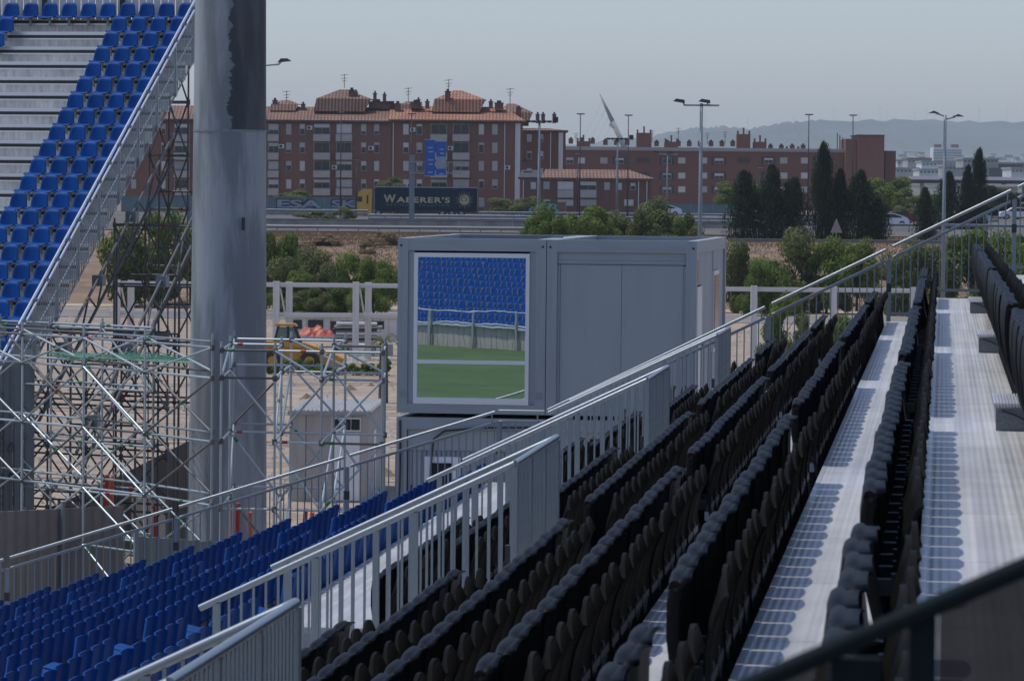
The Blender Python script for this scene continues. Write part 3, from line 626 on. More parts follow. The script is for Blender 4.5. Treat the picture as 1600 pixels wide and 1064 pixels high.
# ---- street lamps
def lamp(label, px, yt, d, zb, kind='tee', r=.07, name='street_lamp'):
    PM = M['pole'] if kind == 'tee' else M['galvd']
    t = atc(px, yt, d); T = thing(name, label, 'street lamp', CAMF @ Matrix.Translation((t.x, d, zb)))
    MB().bar((t.x, d, zb), (t.x, d, t.z), r * 1.5, 10, r * .8).build('pole', PM, T, CAMF, smooth=True)
    if kind == 'tee': 
        MB().box(t.x - .5, t.x + .55, d - .15, d + .15, t.z, t.z + .12).build('lamp_head', PM, T, CAMF)
        MB().box(t.x - .35, t.x + .4, d - .12, d + .12, t.z - .06, t.z - .002).build('lens', M['whitew'], T, CAMF)
    if kind == 'double':
        MB().bar((t.x - 1.15, d, t.z - .12), (t.x + 1.15, d, t.z - .12), .06, 8).build('arm', M['galvd'], T, CAMF)
        for sx, dx in ((-1, -1.5), (1, .15)):
            h = MB().add([(t.x + dx - .35, d - .16, t.z + .12), (t.x + dx + .42, d - .2, t.z + .0), (t.x + dx + .42, d + .2, t.z + .0), (t.x + dx - .35, d + .16, t.z + .12), (t.x + dx - .15, d - .12, t.z + .3), (t.x + dx + .4, d - .14, t.z + .22), (t.x + dx + .4, d + .14, t.z + .22), (t.x + dx - .15, d + .12, t.z + .3)],
                         [(0, 3, 2, 1), (4, 5, 6, 7), (0, 1, 5, 4), (1, 2, 6, 5), (2, 3, 7, 6), (3, 0, 4, 7)]).build('lamp_head', M['dark'], T, CAMF)
            MB().bar((t.x + (-1.12 if sx < 0 else .35), d, t.z - .12), (t.x + dx + .3, d, t.z + .08), .05, 6).build('head_bracket', M['galvd'], T, CAMF)
    if kind == 'side':
        MB().bar((t.x, d, t.z - .3), (t.x + .65, d, t.z - .12), .05, 8).build('arm', M['galvd'], T, CAMF)
        MB().bar((t.x, d, t.z - .1), (t.x - .6, d, t.z + .1), .05, 8).build('arm', M['galvd'], T, CAMF)
        for dx, dz in ((-.75, .1), (.85, -.1)):
            MB().add([(t.x + dx - .38, d - .14, t.z + dz), (t.x + dx + .38, d - .14, t.z + dz), (t.x + dx + .38, d + .14, t.z + dz), (t.x + dx - .38, d + .14, t.z + dz), (t.x + dx, d - .08, t.z + dz + .17), (t.x + dx, d + .08, t.z + dz + .17)], [(0, 3, 2, 1), (0, 1, 4), (1, 2, 5, 4), (2, 3, 5), (3, 0, 4, 5)]).build('lamp_head', M['dark'], T, CAMF)
    if kind == 'flood':
        MB().bar((t.x - 1.1, d, t.z), (t.x + 1.1, d, t.z), .08, 8).build('crossbar', M['galvd'], T, CAMF)
        for k in range(5): MB().box(t.x - 1.15 + k * .46, t.x - .8 + k * .46, d - .25, d + .15, t.z - .12, t.z + .08).build('floodlight', M['dark'], T, CAMF)
        MB().box(t.x + 1.2, t.x + 1.65, d - .2, d + .2, t.z - .1, t.z + .4).build('floodlight', M['dark'], T, CAMF)
    return T
for px, yt, d, lab in ((533, 175, 500, 'thin highway lamp standing before the brown roofed block, left of the lorry'), (643, 179, 498, 'thin highway lamp rising over the gantry post'), (907, 179, 500, 'thin highway lamp against the sky right of the set back wing'),
                       (982, 181, 505, 'thin highway lamp just right of the leaning pylon'), (1264, 180, 500, 'thin highway lamp left of the tall narrow cypress'), (1333, 181, 500, 'thin highway lamp in front of the windowless brick tower'), (557, 250, 520, 'short lamp between the thin lamp and the lorry cab'), (903, 240, 522, 'short dark lamp in front of the terraced house'),
                       (1188, 262, 515, 'short lamp behind the cypress group')):
    lamp(lab, px, yt, d, 5.2, 'tee')
lamp('tall car park lamp with two dark heads over the container roof', 1096, 162, 250, 0, 'double', .12)
lamp('tall car park lamp with two heads rising behind the end rail', 1477, 180, 250, 0, 'side', .11)
lamp('floodlight pole with a row of dark lamps before the set back wing', 843, 190, 340, 1, 'flood', .12)
lamp('pole with a pale broad lamp bar before the terraced house roof', 965, 217, 400, 4.8, 'flood', .1)
lamp('small double armed lamp before the flat brick building', 1043, 240, 450, 4.8, 'double', .09)
a = atc(400, 104, 230); T = thing('street_lamp', 'curved arm lamp with dark head reaching out behind the steel mast', 'street lamp', CAMF @ Matrix.Translation((a.x, 230, 0)))
MB().bar((a.x, 230, 0), (a.x, 230, a.z), .12, 10, .07).build('pole', M['galvd'], T, CAMF); b = atc(436, 101, 230)
MB().bar(a, b, .05, 8).bar(b, atc(440, 96, 230), .05, 6).build('arm', M['galvd'], T, CAMF); MB().add([(b.x - .1, 229.85, b.z + .1), (b.x + .75, 229.85, b.z + .2), (b.x + .75, 230.15, b.z + .2), (b.x - .1, 230.15, b.z + .1), (b.x + .1, 229.9, b.z + .35), (b.x + .5, 229.9, b.z + .36), (b.x + .5, 230.1, b.z + .36), (b.x + .1, 230.1, b.z + .35)], [(0, 3, 2, 1), (4, 5, 6, 7), (0, 1, 5, 4), (1, 2, 6, 5), (2, 3, 7, 6), (3, 0, 4, 7)]).build('lamp_head', M['dark'], T, CAMF)

# ---- motorway gantry with signs
D = 440.0; M['sign'] = mat('blue_sign_sheet', (.015, .09, .36), .5, 0, .1, .5); M['signw'] = mat('pale_sign_print', (.35, .42, .50), .5)
a = atc(643, 345, D); b = atc(643, 242, D)
T = thing('sign_gantry', 'grey motorway gantry with lattice beam carrying two blue sign panels', 'sign', CAMF @ Matrix.Translation((a.x, D, 4.9)))
MB().box(a.x - .3, a.x + .3, D - .3, D + .3, 4.9, b.z).build('column', M['galvd'], T, CAMF)
q = atc(722, 262, D); 
for zz in (245, 262):
    z = atc(0, zz + 3, D).z; block('chord', a.x - .3, q.x + .4, D - .45, D - .3, z, z + .12, M['galv'], T, CAMF); block('chord', a.x - .3, q.x + .4, D + .3, D + .45, z, z + .12, M['galv'], T, CAMF)
z0 = atc(0, 265, D).z + .1; z1 = atc(0, 248, D).z
for k in range(14):
    x = a.x + .1 + k * (q.x - a.x) / 14; MB().bar((x, D - .38, z0), (x + .2 * (1 if k % 2 else -1) + .2, D - .38, z1), .035, 5).build('brace', M['galv'], T, CAMF)
x = atc(722, 262, D).x
for x0, x1, y0, y1 in ((663.5, 680, 219, 275), (681.5, 697, 221.5, 274)):
    s = cbox(T, 'sign_panel', x0, x1, y0, y1, D - 1.0, .08, M['sign'])
    for (u0, u1, v0, v1) in ((-.3, x1 - x0 + .3, -.8, 0), (-.3, x1 - x0 + .3, y1 - y0, y1 - y0 + .8)): cbox(s, 'edge', x0 + u0, x0 + u1, y0 + v0, y0 + v1, D - 1.0, .09, M['signw'])
    for k in range(8):
        if (k * 7 + int(x0)) % 3: cbox(s, 'sign_print', x0 + 4 + k % 3, x1 - 3 - k % 2, y0 + 5 + k * 6.4, y0 + 6.6 + k * 6.4, D - 1.03, .02, M['signw'])
cbox(T, 'pale_panel', 681.5, 697, 245, 264, D - 1.05, .04, M['pale'])
# triangular sign
p = atc(1307, 341, 352); T = thing('warning_sign', 'triangular road sign seen from behind on the dry bank', 'sign', CAMF @ Matrix.Translation((p.x, 352, 4.4)))
MB().poly([(p.x - .55, 352, p.z - 1.35), (p.x + .55, 352, p.z - 1.35), (p.x, 352, p.z)], (0, .04, 0)).build('sign_panel', mat('sign_back', (.30, .25, .23), .6), T, CAMF)
MB().bar((p.x, 352.1, 4.2), (p.x, 352.1, p.z - .3), .04, 8).build('post', M['galv'], T, CAMF)

# ================================================================== TREES AND BUSHES
def crown_mesh(name, m, n, seed, kind='round', q=.16):
    r = random.Random(seed); b = MB()
    lobes = []
    if kind == 'round':
        for k in range(20):
            th = r.uniform(0, 6.28); rr = r.uniform(.05, .40); z = r.uniform(.16, .86 - rr * .5); lobes.append((Vector((math.cos(th) * rr, math.sin(th) * rr, z)), r.uniform(.08, .22) * (1.1 - z * .3)))
    elif kind == 'bush':
        for k in range(18):
            th = r.uniform(0, 6.28); rr = r.uniform(.05, .42); lobes.append((Vector((math.cos(th) * rr, math.sin(th) * rr, r.uniform(.08, .78 - rr * .8))), r.uniform(.08, .21)))
    else:
        for k in range(22):
            t = k / 21; w = .5 * (1 - t) ** .6 * min(1, .55 + t * 3) + .03; th = r.uniform(0, 6.28); lobes.append((Vector((math.cos(th) * w * .35, math.sin(th) * w * .35, .05 + t * .9)), w * r.uniform(.7, 1.05)))
    for i in range(n):
        c, s = lobes[r.randrange(len(lobes))]
        v = Vector((r.gauss(0, 1), r.gauss(0, 1), r.gauss(0, 1))).normalized() * s * (r.random() ** .35)
        p = c + v * (Vector((1, 1, .8)) if kind != 'cone' else 1)
        if p.z < .02: continue
        nrm = (v.normalized() + Vector((r.uniform(-1, 1), r.uniform(-1, 1), r.uniform(-.4, 1)))).normalized()
        t1 = nrm.orthogonal().normalized(); t2 = nrm.cross(t1); a = r.uniform(0, 6.28); u = (t1 * math.cos(a) + t2 * math.sin(a)) * q * r.uniform(.25, .6); w_ = nrm.cross(u).normalized() * u.length * r.uniform(.35, .7)
        if kind == 'cone': u = (u + Vector((0, 0, 1)) * u.length * .8)
        b.add([p - u, p + w_, p + u, p - w_], [(0, 1, 2, 3)])
    return b.mesh(name, m)
CR = {}
def crown(kind, mk, var):
    k = (kind, mk, var)
    if k not in CR:
        n = {'round': 13000, 'bush': 12000, 'cone': 11000}[kind]
        CR[k] = crown_mesh('crown', M[mk], n, hash(kind) % 97 + var * 13 + len(mk) if False else 31 * var + len(mk) * 7 + len(kind), kind, {'round': .043, 'bush': .046, 'cone': .042}[kind])
    return CR[k]
def trunk(m, kind, seed):
    r = random.Random(seed); b = MB(); top = .55 if kind == 'round' else (.4 if kind == 'bush' else .9)
    b.bar((0, 0, -.05), (.01, .01, top * .5), .028, 7, .02).bar((.01, .01, top * .5), (.0, .02, top), .02, 6, .006)
    for k in range(6 if kind != 'cone' else 2):
        th = r.uniform(0, 6.28); z0 = top * r.uniform(.25, .8); b.bar((.01, .01, z0), (math.cos(th) * .26, math.sin(th) * .26, z0 + r.uniform(.12, .3)), .011, 5, .003)
    return b
TRK = {}
def tree(label, px, yt, wpx, d, zb, kind='round', mk='leaf', var=0, name=None, group=None, cat=None):
    t = atc(px, yt, d); H = (t.z - zb); W = wpx / FPX * d
    W *= 1.6 if kind == 'cone' else 1.35
    H *= 1.04 if kind == 'cone' else (1.32 if kind == 'bush' else 1.12)
    F = CAMF @ Matrix.Translation((t.x, d, zb)) @ Matrix.Rotation(var * 1.7 + px, 4, 'Z') @ Matrix.Diagonal((W / .95, W / .95, H, 1))
    name = name or {'round': 'tree', 'bush': 'bush', 'cone': 'cypress_tree'}[kind]
    T = thing(name, label, cat or {'round': 'tree', 'bush': 'bush', 'cone': 'tree'}[kind], CAMF @ Matrix.Translation((t.x, d, zb)), group)
    k = (kind, var)
    if k not in TRK: TRK[k] = trunk(None, kind, var).mesh('trunk', M['bark'])
    link(bpy.data.objects.new('trunk', TRK[k]), T, F); link(bpy.data.objects.new('crown', crown(kind, mk, var)), T, F)
    return T
tz = lambda d: terr(d)
TR = [
 ('low green tree over the container, between the two leftmost', 882, 330, 60, 318, 'round', 'leaf', 2), ('yellow green tree over the container, between fresh and olive', 942, 322, 62, 319, 'round', 'leafy', 3), ('grey green tree over the container, right of the olive one', 995, 318, 62, 321, 'round', 'leafo', 1),
 ('small leafy tree over the container, left of the sparse one', 1046, 330, 54, 320, 'round', 'leaf', 0), ('thin treetop left of the container row, nearest the crash barrier', 828, 345, 40, 317, 'round', 'leaf', 1), ('bushy tree right of the container, behind the white frame', 1178, 392, 50, 284, 'round', 'leaf', 3),
 ('dark green bush right of the mast, low on the bank', 462, 420, 60, 280, 'round', 'leaf', 2), ('green bush in the gap left of the container', 520, 405, 60, 282, 'round', 'leafo', 0),
 ('broad green tree behind the scaffold left of the mast', 245, 310, 120, 292, 'round', 'leaf', 0), ('darker tree beside the mast foot, lower left', 205, 345, 80, 290, 'round', 'leafo', 1), ('tree half hidden by the left edge of the mast', 300, 352, 90, 300, 'round', 'leaf', 2),
 ('green tree half hidden by the right edge of the mast', 432, 342, 62, 298, 'round', 'leaf', 3), ('rounded tree below the dry bank right of the mast', 440, 400, 60, 285, 'round', 'leafo', 1), ('low bushy tree below the bank, first right of the mast tree', 492, 388, 62, 292, 'round', 'leafo', 2),
 ('bright green tree on the bank left of the container', 552, 384, 72, 290, 'round', 'leaf', 0), ('low yellow green tree just left of the container', 590, 398, 52, 288, 'round', 'leafy', 3), ('slim leaning tree behind the white frame, left bay', 488, 448, 58, 262, 'round', 'leafo', 3),
 ('leafy tree behind the white frame near the container', 585, 430, 60, 262, 'round', 'leaf', 1), ('green tree in the left bay of the white frame', 535, 440, 54, 264, 'round', 'leaf', 2),
 ('wide green tree with a pointed top over the container roof, leftmost', 850, 322, 72, 320, 'round', 'leafy', 0), ('tall fresh green tree over the container joint', 915, 312, 80, 322, 'round', 'leafy', 1), ('olive tree over the container, third from the left', 968, 303, 78, 326, 'round', 'leafo', 2),
 ('tree over the container with a rounded grey green top', 1022, 312, 82, 326, 'round', 'leafo', 0), ('sparse tree over the container beside the tall lamp', 1072, 332, 56, 324, 'round', 'leafo', 3),
 ('dark bush hugging the right side of the container', 1150, 374, 54, 290, 'round', 'leafo', 1), ('large bushy tree on the dry bank, below the cypresses', 1242, 362, 94, 292, 'round', 'leafo', 2), ('dense green bush on the bank left of the lamp', 1205, 392, 70, 286, 'round', 'leaf', 0),
 ('green tree on the bank behind the handrail', 1292, 372, 70, 290, 'round', 'leaf', 1), ('bright bush on the bank under the triangular sign', 1340, 368, 62, 296, 'round', 'leafy', 3), ('bushy tree behind the end rail balusters, first right of the lamp', 1520, 352, 86, 290, 'round', 'leaf', 2),
 ('bushy tree behind the end rail at the right edge', 1588, 345, 84, 288, 'round', 'leaf', 0), ('dark bush behind the end rail left of the lamp', 1445, 372, 80, 290, 'round', 'leafo', 3), ('bush behind the end rail between lamp and handrail', 1400, 392, 66, 287, 'round', 'leafo', 1),
 ('bright yellow green tree in front of the white frame, behind the seats', 1338, 452, 74, 190, 'round', 'leafy', 2), ('small yellow green tree before the white frame right of the container', 1222, 462, 60, 192, 'round', 'leafy', 0), ('scruffy small tree beside the grey post', 1262, 486, 36, 188, 'round', 'leafo', 1),
 ('low pale bush growing under the graffiti wall', 470, 294, 74, 546, 'round', 'leafy', 1), ('feathery tree right of the lorry', 803, 297, 62, 530, 'round', 'leafo', 2), ('yellowish tree behind the lorry trailer', 622, 276, 62, 556, 'round', 'leafo', 3),
 ('poplar like tree left of the cypress group', 1150, 280, 66, 610, 'round', 'leaf', 0), ('green tree behind the cypress group, left', 1185, 284, 70, 612, 'round', 'leaf', 1), ('green tree between the cypresses', 1225, 292, 66, 615, 'round', 'leaf', 3),
 ('broad green tree below the brick end tower', 1392, 272, 84, 600, 'round', 'leaf', 2), ('green tree right of the end tower', 1432, 290, 60, 595, 'round', 'leaf', 0), ('rounded olive bush behind the red car', 1418, 316, 40, 560, 'round', 'leafo', 1), ('green tree just behind the cypresses, right', 1350, 280, 70, 605, 'round', 'leaf', 3),
 ('hazy green tree beside the overpass', 1465, 292, 50, 640, 'round', 'leafo', 2), ('dark tree below the overpass, right of the lamp', 1545, 288, 64, 560, 'round', 'cyp', 0), ('dark tree mass near the right edge', 1590, 300, 70, 560, 'round', 'cyp', 1),
 ('grey brown half dry shrub on the median before the cab', 540, 324, 34, 432, 'round', 'leafo', 0), ('low shrub on the median left of the lorry', 495, 329, 60, 434, 'round', 'leafo', 3)]
for lab, px, yt, w_, d, kind, mk, var in TR:
    if 255 < d < 300 and px not in (488, 585, 535): kind = 'bush'
    tree(lab, px, yt, w_, d, tz(d) - .1, kind, mk, var, name='tree' if 'tree' in lab else 'bush', cat='tree' if 'tree' in lab else 'bush')
CY = [('stout cypress, leftmost of the dark group', 1164, 270, 44), ('cypress with a forked top, second of the dark group', 1206, 262, 40), ('low wide cypress between the second and the tallest', 1240, 281, 44), ('tallest narrow cypress rising above the brick roof', 1287, 227, 33),
      ('slim cypress just right of the tallest', 1312, 268, 32), ('broad dark cypress near the right end of the group', 1346, 271, 48), ('small low cypress at the right end of the group', 1372, 312, 34), ('lone cypress right of the white hatchback', 1447, 296, 30), ('dark cypress behind the double headed lamp', 1484, 272, 40), ('tall thin half bare cypress near the far high block', 1530, 236, 26), ('slim faint cypress left of the half bare one', 1512, 262, 22)]
for i, (lab, px, yt, w_) in enumerate(CY): tree(lab, px, yt, w_, 363 if i < 8 else 440, tz(363) - .2, 'cone', 'cyp', i % 3)
# dry shrubs along the bank
rn = random.Random(21)
for i in range(26):
    px = rn.choice([rn.uniform(425, 610), rn.uniform(1140, 1480)]); d = rn.uniform(300, 345)
    t = atc(px, 400, d); F = CAMF @ Matrix.Translation((t.x, d, tz(d) - .2)) @ Matrix.Rotation(px, 4, 'Z') @ Matrix.Diagonal((rn.uniform(2, 4.5),) * 2 + (rn.uniform(.8, 2.2), 1))
    o = link(bpy.data.objects.new('dry_shrub', crown('bush', 'dry', i % 3)), None, F); tag(o, 'small dry brown shrub on the grass bank', 'shrub', 'dry shrubs on the grass bank')
for i in range(11):
    px = 432 + i * 17 + rn.uniform(-4, 4); d = 189; t = atc(px, 578, d)
    o = link(bpy.data.objects.new('planted_bush', crown('bush', 'leaf', i % 3)), None, CAMF @ Matrix.Translation((t.x, d, 0)) @ Matrix.Rotation(i, 4, 'Z') @ Matrix.Diagonal((.9, .9, rn.uniform(.6, 1.3), 1)))
    tag(o, 'young green bush in the planted row behind the scaffold', 'bush', 'young bushes in the planted row')
# tyre tracks and rubble on the site
for k in range(7):
    d0 = 118 + k * 14 + (k % 3) * 5; x0 = -30 + k * 2; m = MB()
    for off in (0, 1.7):
        pts = [(x0 + t * 3.2, d0 + off + math.sin(t * .45 + k) * 2.2 + t * .25) for t in range(20)]
        for p_, q_ in zip(pts, pts[1:]): m.add([(p_[0], p_[1], .012 + .004 * (k % 2)), (q_[0], q_[1], .012 + .004 * (k % 2)), (q_[0], q_[1] + .32, .012 + .004 * (k % 2)), (p_[0], p_[1] + .32, .012 + .004 * (k % 2))], [(0, 1, 2, 3)])
    tag(m.build('tyre_track', mat('packed_track_soil', (.22, .17, .13), .95, 0, .25, .6, coord='World') if k == 0 else bpy.data.materials['packed_track_soil'], None, CAMF), kind='structure')
for i in range(34):
    px = rn.uniform(425, 608); d = rn.uniform(120, 215); t = atc(px, 560, d); z = rn.uniform(.12, .42); m = MB(); n = 7
    m.add([(math.cos(a_ * .9) * z * rn.uniform(.7, 1.3), math.sin(a_ * .9) * z * rn.uniform(.7, 1.3), 0) for a_ in range(n)] + [(0, 0, z * .9)], [(a_, (a_ + 1) % n, n) for a_ in range(n)])
    tag(m.build('rubble', M['conc'] if i % 3 else M['drygrass'], None, CAMF @ Matrix.Translation((t.x, d, 0))), 'lump of rubble lying on the sandy site ground', 'rubble', 'lumps of rubble on the site ground')
# palm beside the container
p = atc(600, 500, 165); T = thing('palm_tree', 'young palm with dark trunk just left of the container', 'tree', CAMF @ Matrix.Translation((p.x, 165, 0)))
MB().bar((p.x, 165, 0), (p.x, 165, 2.6), .22, 9, .17).build('trunk', M['bark'], T, CAMF)
for k in range(18):
    an = k * 2.4; b = MB(); last = Vector((p.x, 165, 2.55)); el = rn.uniform(.2, 1.2); ff = rn.uniform(.8, 1.2)
    for s_ in range(1, 6):
        t = s_ / 5; nx_ = Vector((p.x + math.cos(an) * t * ff * math.cos(el), 165 + math.sin(an) * t * ff * math.cos(el), 2.55 + math.sin(el) * t * ff * 1.2 - t * t * .7))
        dv = (nx_ - last).normalized(); sd_ = dv.cross(Vector((0, 0, 1))).normalized() * .14 * (1 - t * .7)
        b.add([last, last + sd_ + dv * .1 - Vector((0, 0, .06)), nx_, last - sd_ + dv * .1 - Vector((0, 0, .06))], [(0, 1, 2), (0, 2, 3)]); last = nx_
    b.build('frond', M['leafo'], T, CAMF)
# dry grass tufts on the bank: one mass
b = MB(); r_ = random.Random(8)
for i in range(60000):
    d = r_.uniform(300, 374); x = r_.choice([r_.uniform(-26, -6), r_.uniform(12, 52)]); z = tz(d) - .1; h = r_.uniform(.08, .36); dx = r_.uniform(-.25, .25); w_ = r_.uniform(.02, .06)
    b.add([(x - w_, d, z), (x + w_, d + .02, z), (x + dx, d + r_.uniform(-.1, .1), z + h)], [(0, 1, 2)])
tag(b.build('grass', leaf_mat('dry_grass_blades', (.19, .12, .065), (.30, .20, .12)), None, CAMF), kind='stuff')
b = MB()
for i in range(9000):
    d = r_.uniform(110, 296); x = r_.uniform(-34, 30) * d / 200; s_ = r_.uniform(.03, .12); a_ = r_.uniform(0, 3.14)
    b.add([(x + math.cos(a_ + k * 2.09) * s_, d + math.sin(a_ + k * 2.09) * s_, .0) for k in range(3)] + [(x, d, s_ * .8)], [(0, 1, 3), (1, 2, 3), (2, 0, 3)])
tag(b.build('gravel', M['conc'], None, CAMF), kind='stuff')

# ================================================================== CONTAINERS
CW, CL, CH = 2.438, 6.058, 2.85
corner = atd(1089, 377.2, 62.0)
KR = -math.atan2(134, 6004)       # the stack is turned a little clockwise from the stand
def container(label, ox, oz, windows, F, front='panel', doors=False, roofopen=True):
    Fm = F @ Matrix.Translation((ox, 0, oz)); T = thing('site_container', label, 'container', Fm)
    p = .17; B = lambda n, *a: block(n, *a[:6], a[6], T, Fm)
    for x in (0, CW - p):
        for y in (0, CL - p): B('corner_post', x, x + p, y, y + p, 0, CH, M['frame'])
    for z, h in ((0, .16), (CH - .20, .20)):
        for y in (0.004, CL - p + .004): B('end_beam', p, CW - p, y, y + p - .01, z, z + h, M['frame'])
        for x in (.004, CW - p + .004): B('side_beam', x, x + p - .01, p, CL - p, z, z + h, M['frame'])
    B('roof_sheet', p, CW - p, p, CL - p, CH - .17, CH - .15, M['dkslate']); B('floor', p, CW - p, p, CL - p, .02, .1, M['riser'])
    # side and rear walls
    n = 5
    for k in range(n):
        y0 = p + k * (CL - 2 * p) / n; y1 = p + (k + 1) * (CL - 2 * p) / n
        for x in (.04, CW - .08):
            if doors and x > 1 and k in (0, 3): continue
            B('wall_panel', x, x + .04, y0 + .004, y1 - .004, .16, CH - .2, M['wall'])
    for k in range(2): B('wall_panel', p + k * (CW - 2 * p) / 2 + .004, p + (k + 1) * (CW - 2 * p) / 2 - .004, CL - .08, CL - .04, .16, CH - .2, M['wall'])
    for x in (.055, CW - .055):   # lifting holes
        for z in (CH - .12,): MB().bar((x, -.006, z), (x, .004, z), .02, 10).build('lifting_hole', M['dark'], T, Fm)
    return T, Fm
F0 = Matrix.Translation(corner) @ Matrix.Rotation(KR, 4, 'Z')
FB = F0 @ Matrix.Translation((-CW, 0, -CH))
# right container: plain twin panel end, door and windows on its long right side
T, Fm = container('upper site container with plain grey panel end, right of the window', 0, 0, None, FB, doors=True)
x0, x1 = .17, CW - .17; xm = (x0 + x1) / 2
for a_, b_ in ((x0 + .05, xm - .003), (xm + .003, x1 - .05)): block('wall_panel', a_, b_, .05, .10, .16, CH - .40, M['wall'], T, Fm)
block('panel_trim', x0 + .004, x1 - .004, .035, .115, CH - .39, CH - .33, M['frame'], T, Fm); block('head_panel', x0 + .003, x1 - .003, .045, .11, CH - .328, CH - .202, M['wall'], T, Fm)
block('panel_trim', x0 + .002, x0 + .045, .04, .11, .165, CH - .405, M['frame'], T, Fm); block('panel_trim', x1 - .045, x1 - .002, .04, .11, .165, CH - .405, M['frame'], T, Fm)
yy = CL
def sidepart(name, y0, y1, z0, z1, m, out=.012, th=.04): return block(name, CW - .04 - th + out, CW - .04 + out, y0, y1, z0, z1, m, T, Fm)
sidepart('door_surround', .20, .34, .16, CH - .2, M['wall']); dr = sidepart('door', .36, 1.26, .18, 2.1, M['white'], .03); block('door_handle', CW, CW + .05, 1.1, 1.2, 1.1, 1.14, M['dark'], dr, Fm)
sidepart('wall_panel', .35, 1.3, 2.13, CH - .2, M['wall']); sidepart('fanlight', .45, .75, 2.16, 2.52, M['glass'], .02)
sidepart('window_frame', 3.64, 4.66, .9, 2.3, M['white'], .03); sidepart('window_pane', 3.72, 4.58, .98, 2.22, M['glass'], .04); sidepart('wall_panel', 3.62, 4.68, .165, .89, M['wall']); sidepart('wall_panel', 3.62, 4.68, 2.31, CH - .2, M['wall'])
# left container: glazed end
T, Fm = container('upper site container with a large mirror like end window', -CW - .012, 0, None, FB)
M['mirror'] = bpy.data.materials.new('reflective_window_glass'); M['mirror'].use_nodes = True
n_ = M['mirror'].node_tree.nodes; l_ = M['mirror'].node_tree.links; bb = n_['Principled BSDF']; bb.inputs['Base Color'].default_value = (.72, .78, .82, 1); bb.inputs['Metallic'].default_value = 1; bb.inputs['Roughness'].default_value = .004
no_ = n_.new('ShaderNodeTexNoise'); no_.inputs['Scale'].default_value = 1.6; tc_ = n_.new('ShaderNodeTexCoord'); l_.new(tc_.outputs['Object'], no_.inputs['Vector'])
bp_ = n_.new('ShaderNodeBump'); bp_.inputs['Strength'].default_value = .013; bp_.inputs['Distance'].default_value = .02; l_.new(no_.outputs['Fac'], bp_.inputs['Height']); l_.new(bp_.outputs[0], bb.inputs['Normal'])
wx0, wx1, wz0, wz1 = .27, CW - .27, .155, CH - .235
M['uw'] = mat('white_window_profile', (.74, .76, .78), .4, 0, .03, 2)
for a in ((wx0, wx1, -.01, .09, wz0, wz0 + .10), (wx0, wx1, -.01, .09, wz1 - .07, wz1), (wx0, wx0 + .06, -.01, .09, wz0 + .1, wz1 - .07), (wx1 - .06, wx1, -.01, .09, wz0 + .1, wz1 - .07), (wx0 + .06, wx1 - .06, -.012, .09, wz0 + .655, wz0 + .715)):
    block('window_frame', *a, M['uw'], T, Fm)
for z0, z1 in ((wz0 + .10, wz0 + .655), (wz0 + .715, wz1 - .07)):
    m = MB(); m.add([(wx0 + .06, .02, z0), (wx1 - .06, .02, z0), (wx1 - .06, .02, z1), (wx0 + .06, .02, z1)], [(0, 1, 2, 3)]).build('window_pane', M['mirror'], T, Fm)
block('wall_panel', .172, wx0 - .003, .03, .09, .165, CH - .205, M['wall'], T, Fm); block('wall_panel', wx1 + .003, CW - .172, .03, .09, .165, CH - .205, M['wall'], T, Fm)
for x in (.05, CW - .15): block('forklift_plate', x, x + .10, -.008, .0, .26, .36, M['galv'], T, Fm)
block('roof_pipe', .7, CW, 2.2, 2.28, CH - .05, CH + .04, M['galvd'], T, Fm)
# lower containers
def ribbed(T, Fm, z0, z1):
    n = 26; w = (CW - .36) / n
    for k in range(n): MB().poly([(.18 + k * w, .07, z0), (.18 + k * w + w * .2, .045, z0), (.18 + k * w + w * .7, .045, z0), (.18 + (k + 1) * w - .002, .07, z0)], (0, 0, z1 - z0)).build('wall_rib', M['wall'], T, Fm)
for lev in (1, 2):
    for col in (0, 1):
        lab = ['', 'middle', 'ground'][lev] + ' level container with ribbed walls under the ' + ('plain' if col == 0 else 'glazed') + ' container'
        T, Fm = container(lab, -col * (CW + .012), -lev * (CH + .07), None, FB)
        block('backing', .18, CW - .18, .075, .1, .165, CH - .205, M['wall'], T, Fm); ribbed(T, Fm, .17, CH - .55)
        block('upper_panel', .18, CW - .18, .04, .074, CH - .54, CH - .205, M['wall'], T, Fm)
        if lev == 1 and col == 1:
            block('window_frame', .46, 1.06, .0, .04, CH - 1.95, CH - .64, M['uw'], T, Fm); block('window_pane', .56, .92, -.012, -.001, CH - 1.6, CH - .74, M['glass'], T, Fm)
            cb = thing('cable', 'thick black cable looped over the middle level container', 'cable', Fm @ Matrix.Translation((.2, -.05, 1.2)))
            pts = [(.06, .02, CH - .05), (.07, 0, 2.0), (.05, 0, 1.3), (.10, 0, 1.02), (.20, 0, 1.05), (.24, 0, 1.4), (.26, 0, 1.75)]
            pts2 = [(.5, 0, 1.25), (.56, 0, 1.45), (.58, 0, 2.1), (.62, 0, 2.5), (.8, 0, 2.64), (1.4, 0, 2.7), (2.3, 0, 2.72)]
            for pp in (pts, pts2):
                m = MB()
                for i in range(len(pp) - 1): m.bar(Vector(pp[i]) - Vector((0, .03, 0)), Vector(pp[i + 1]) - Vector((0, .03, 0)), .018, 6)
                m.build('cable_run', M['dark'], cb, Fm)

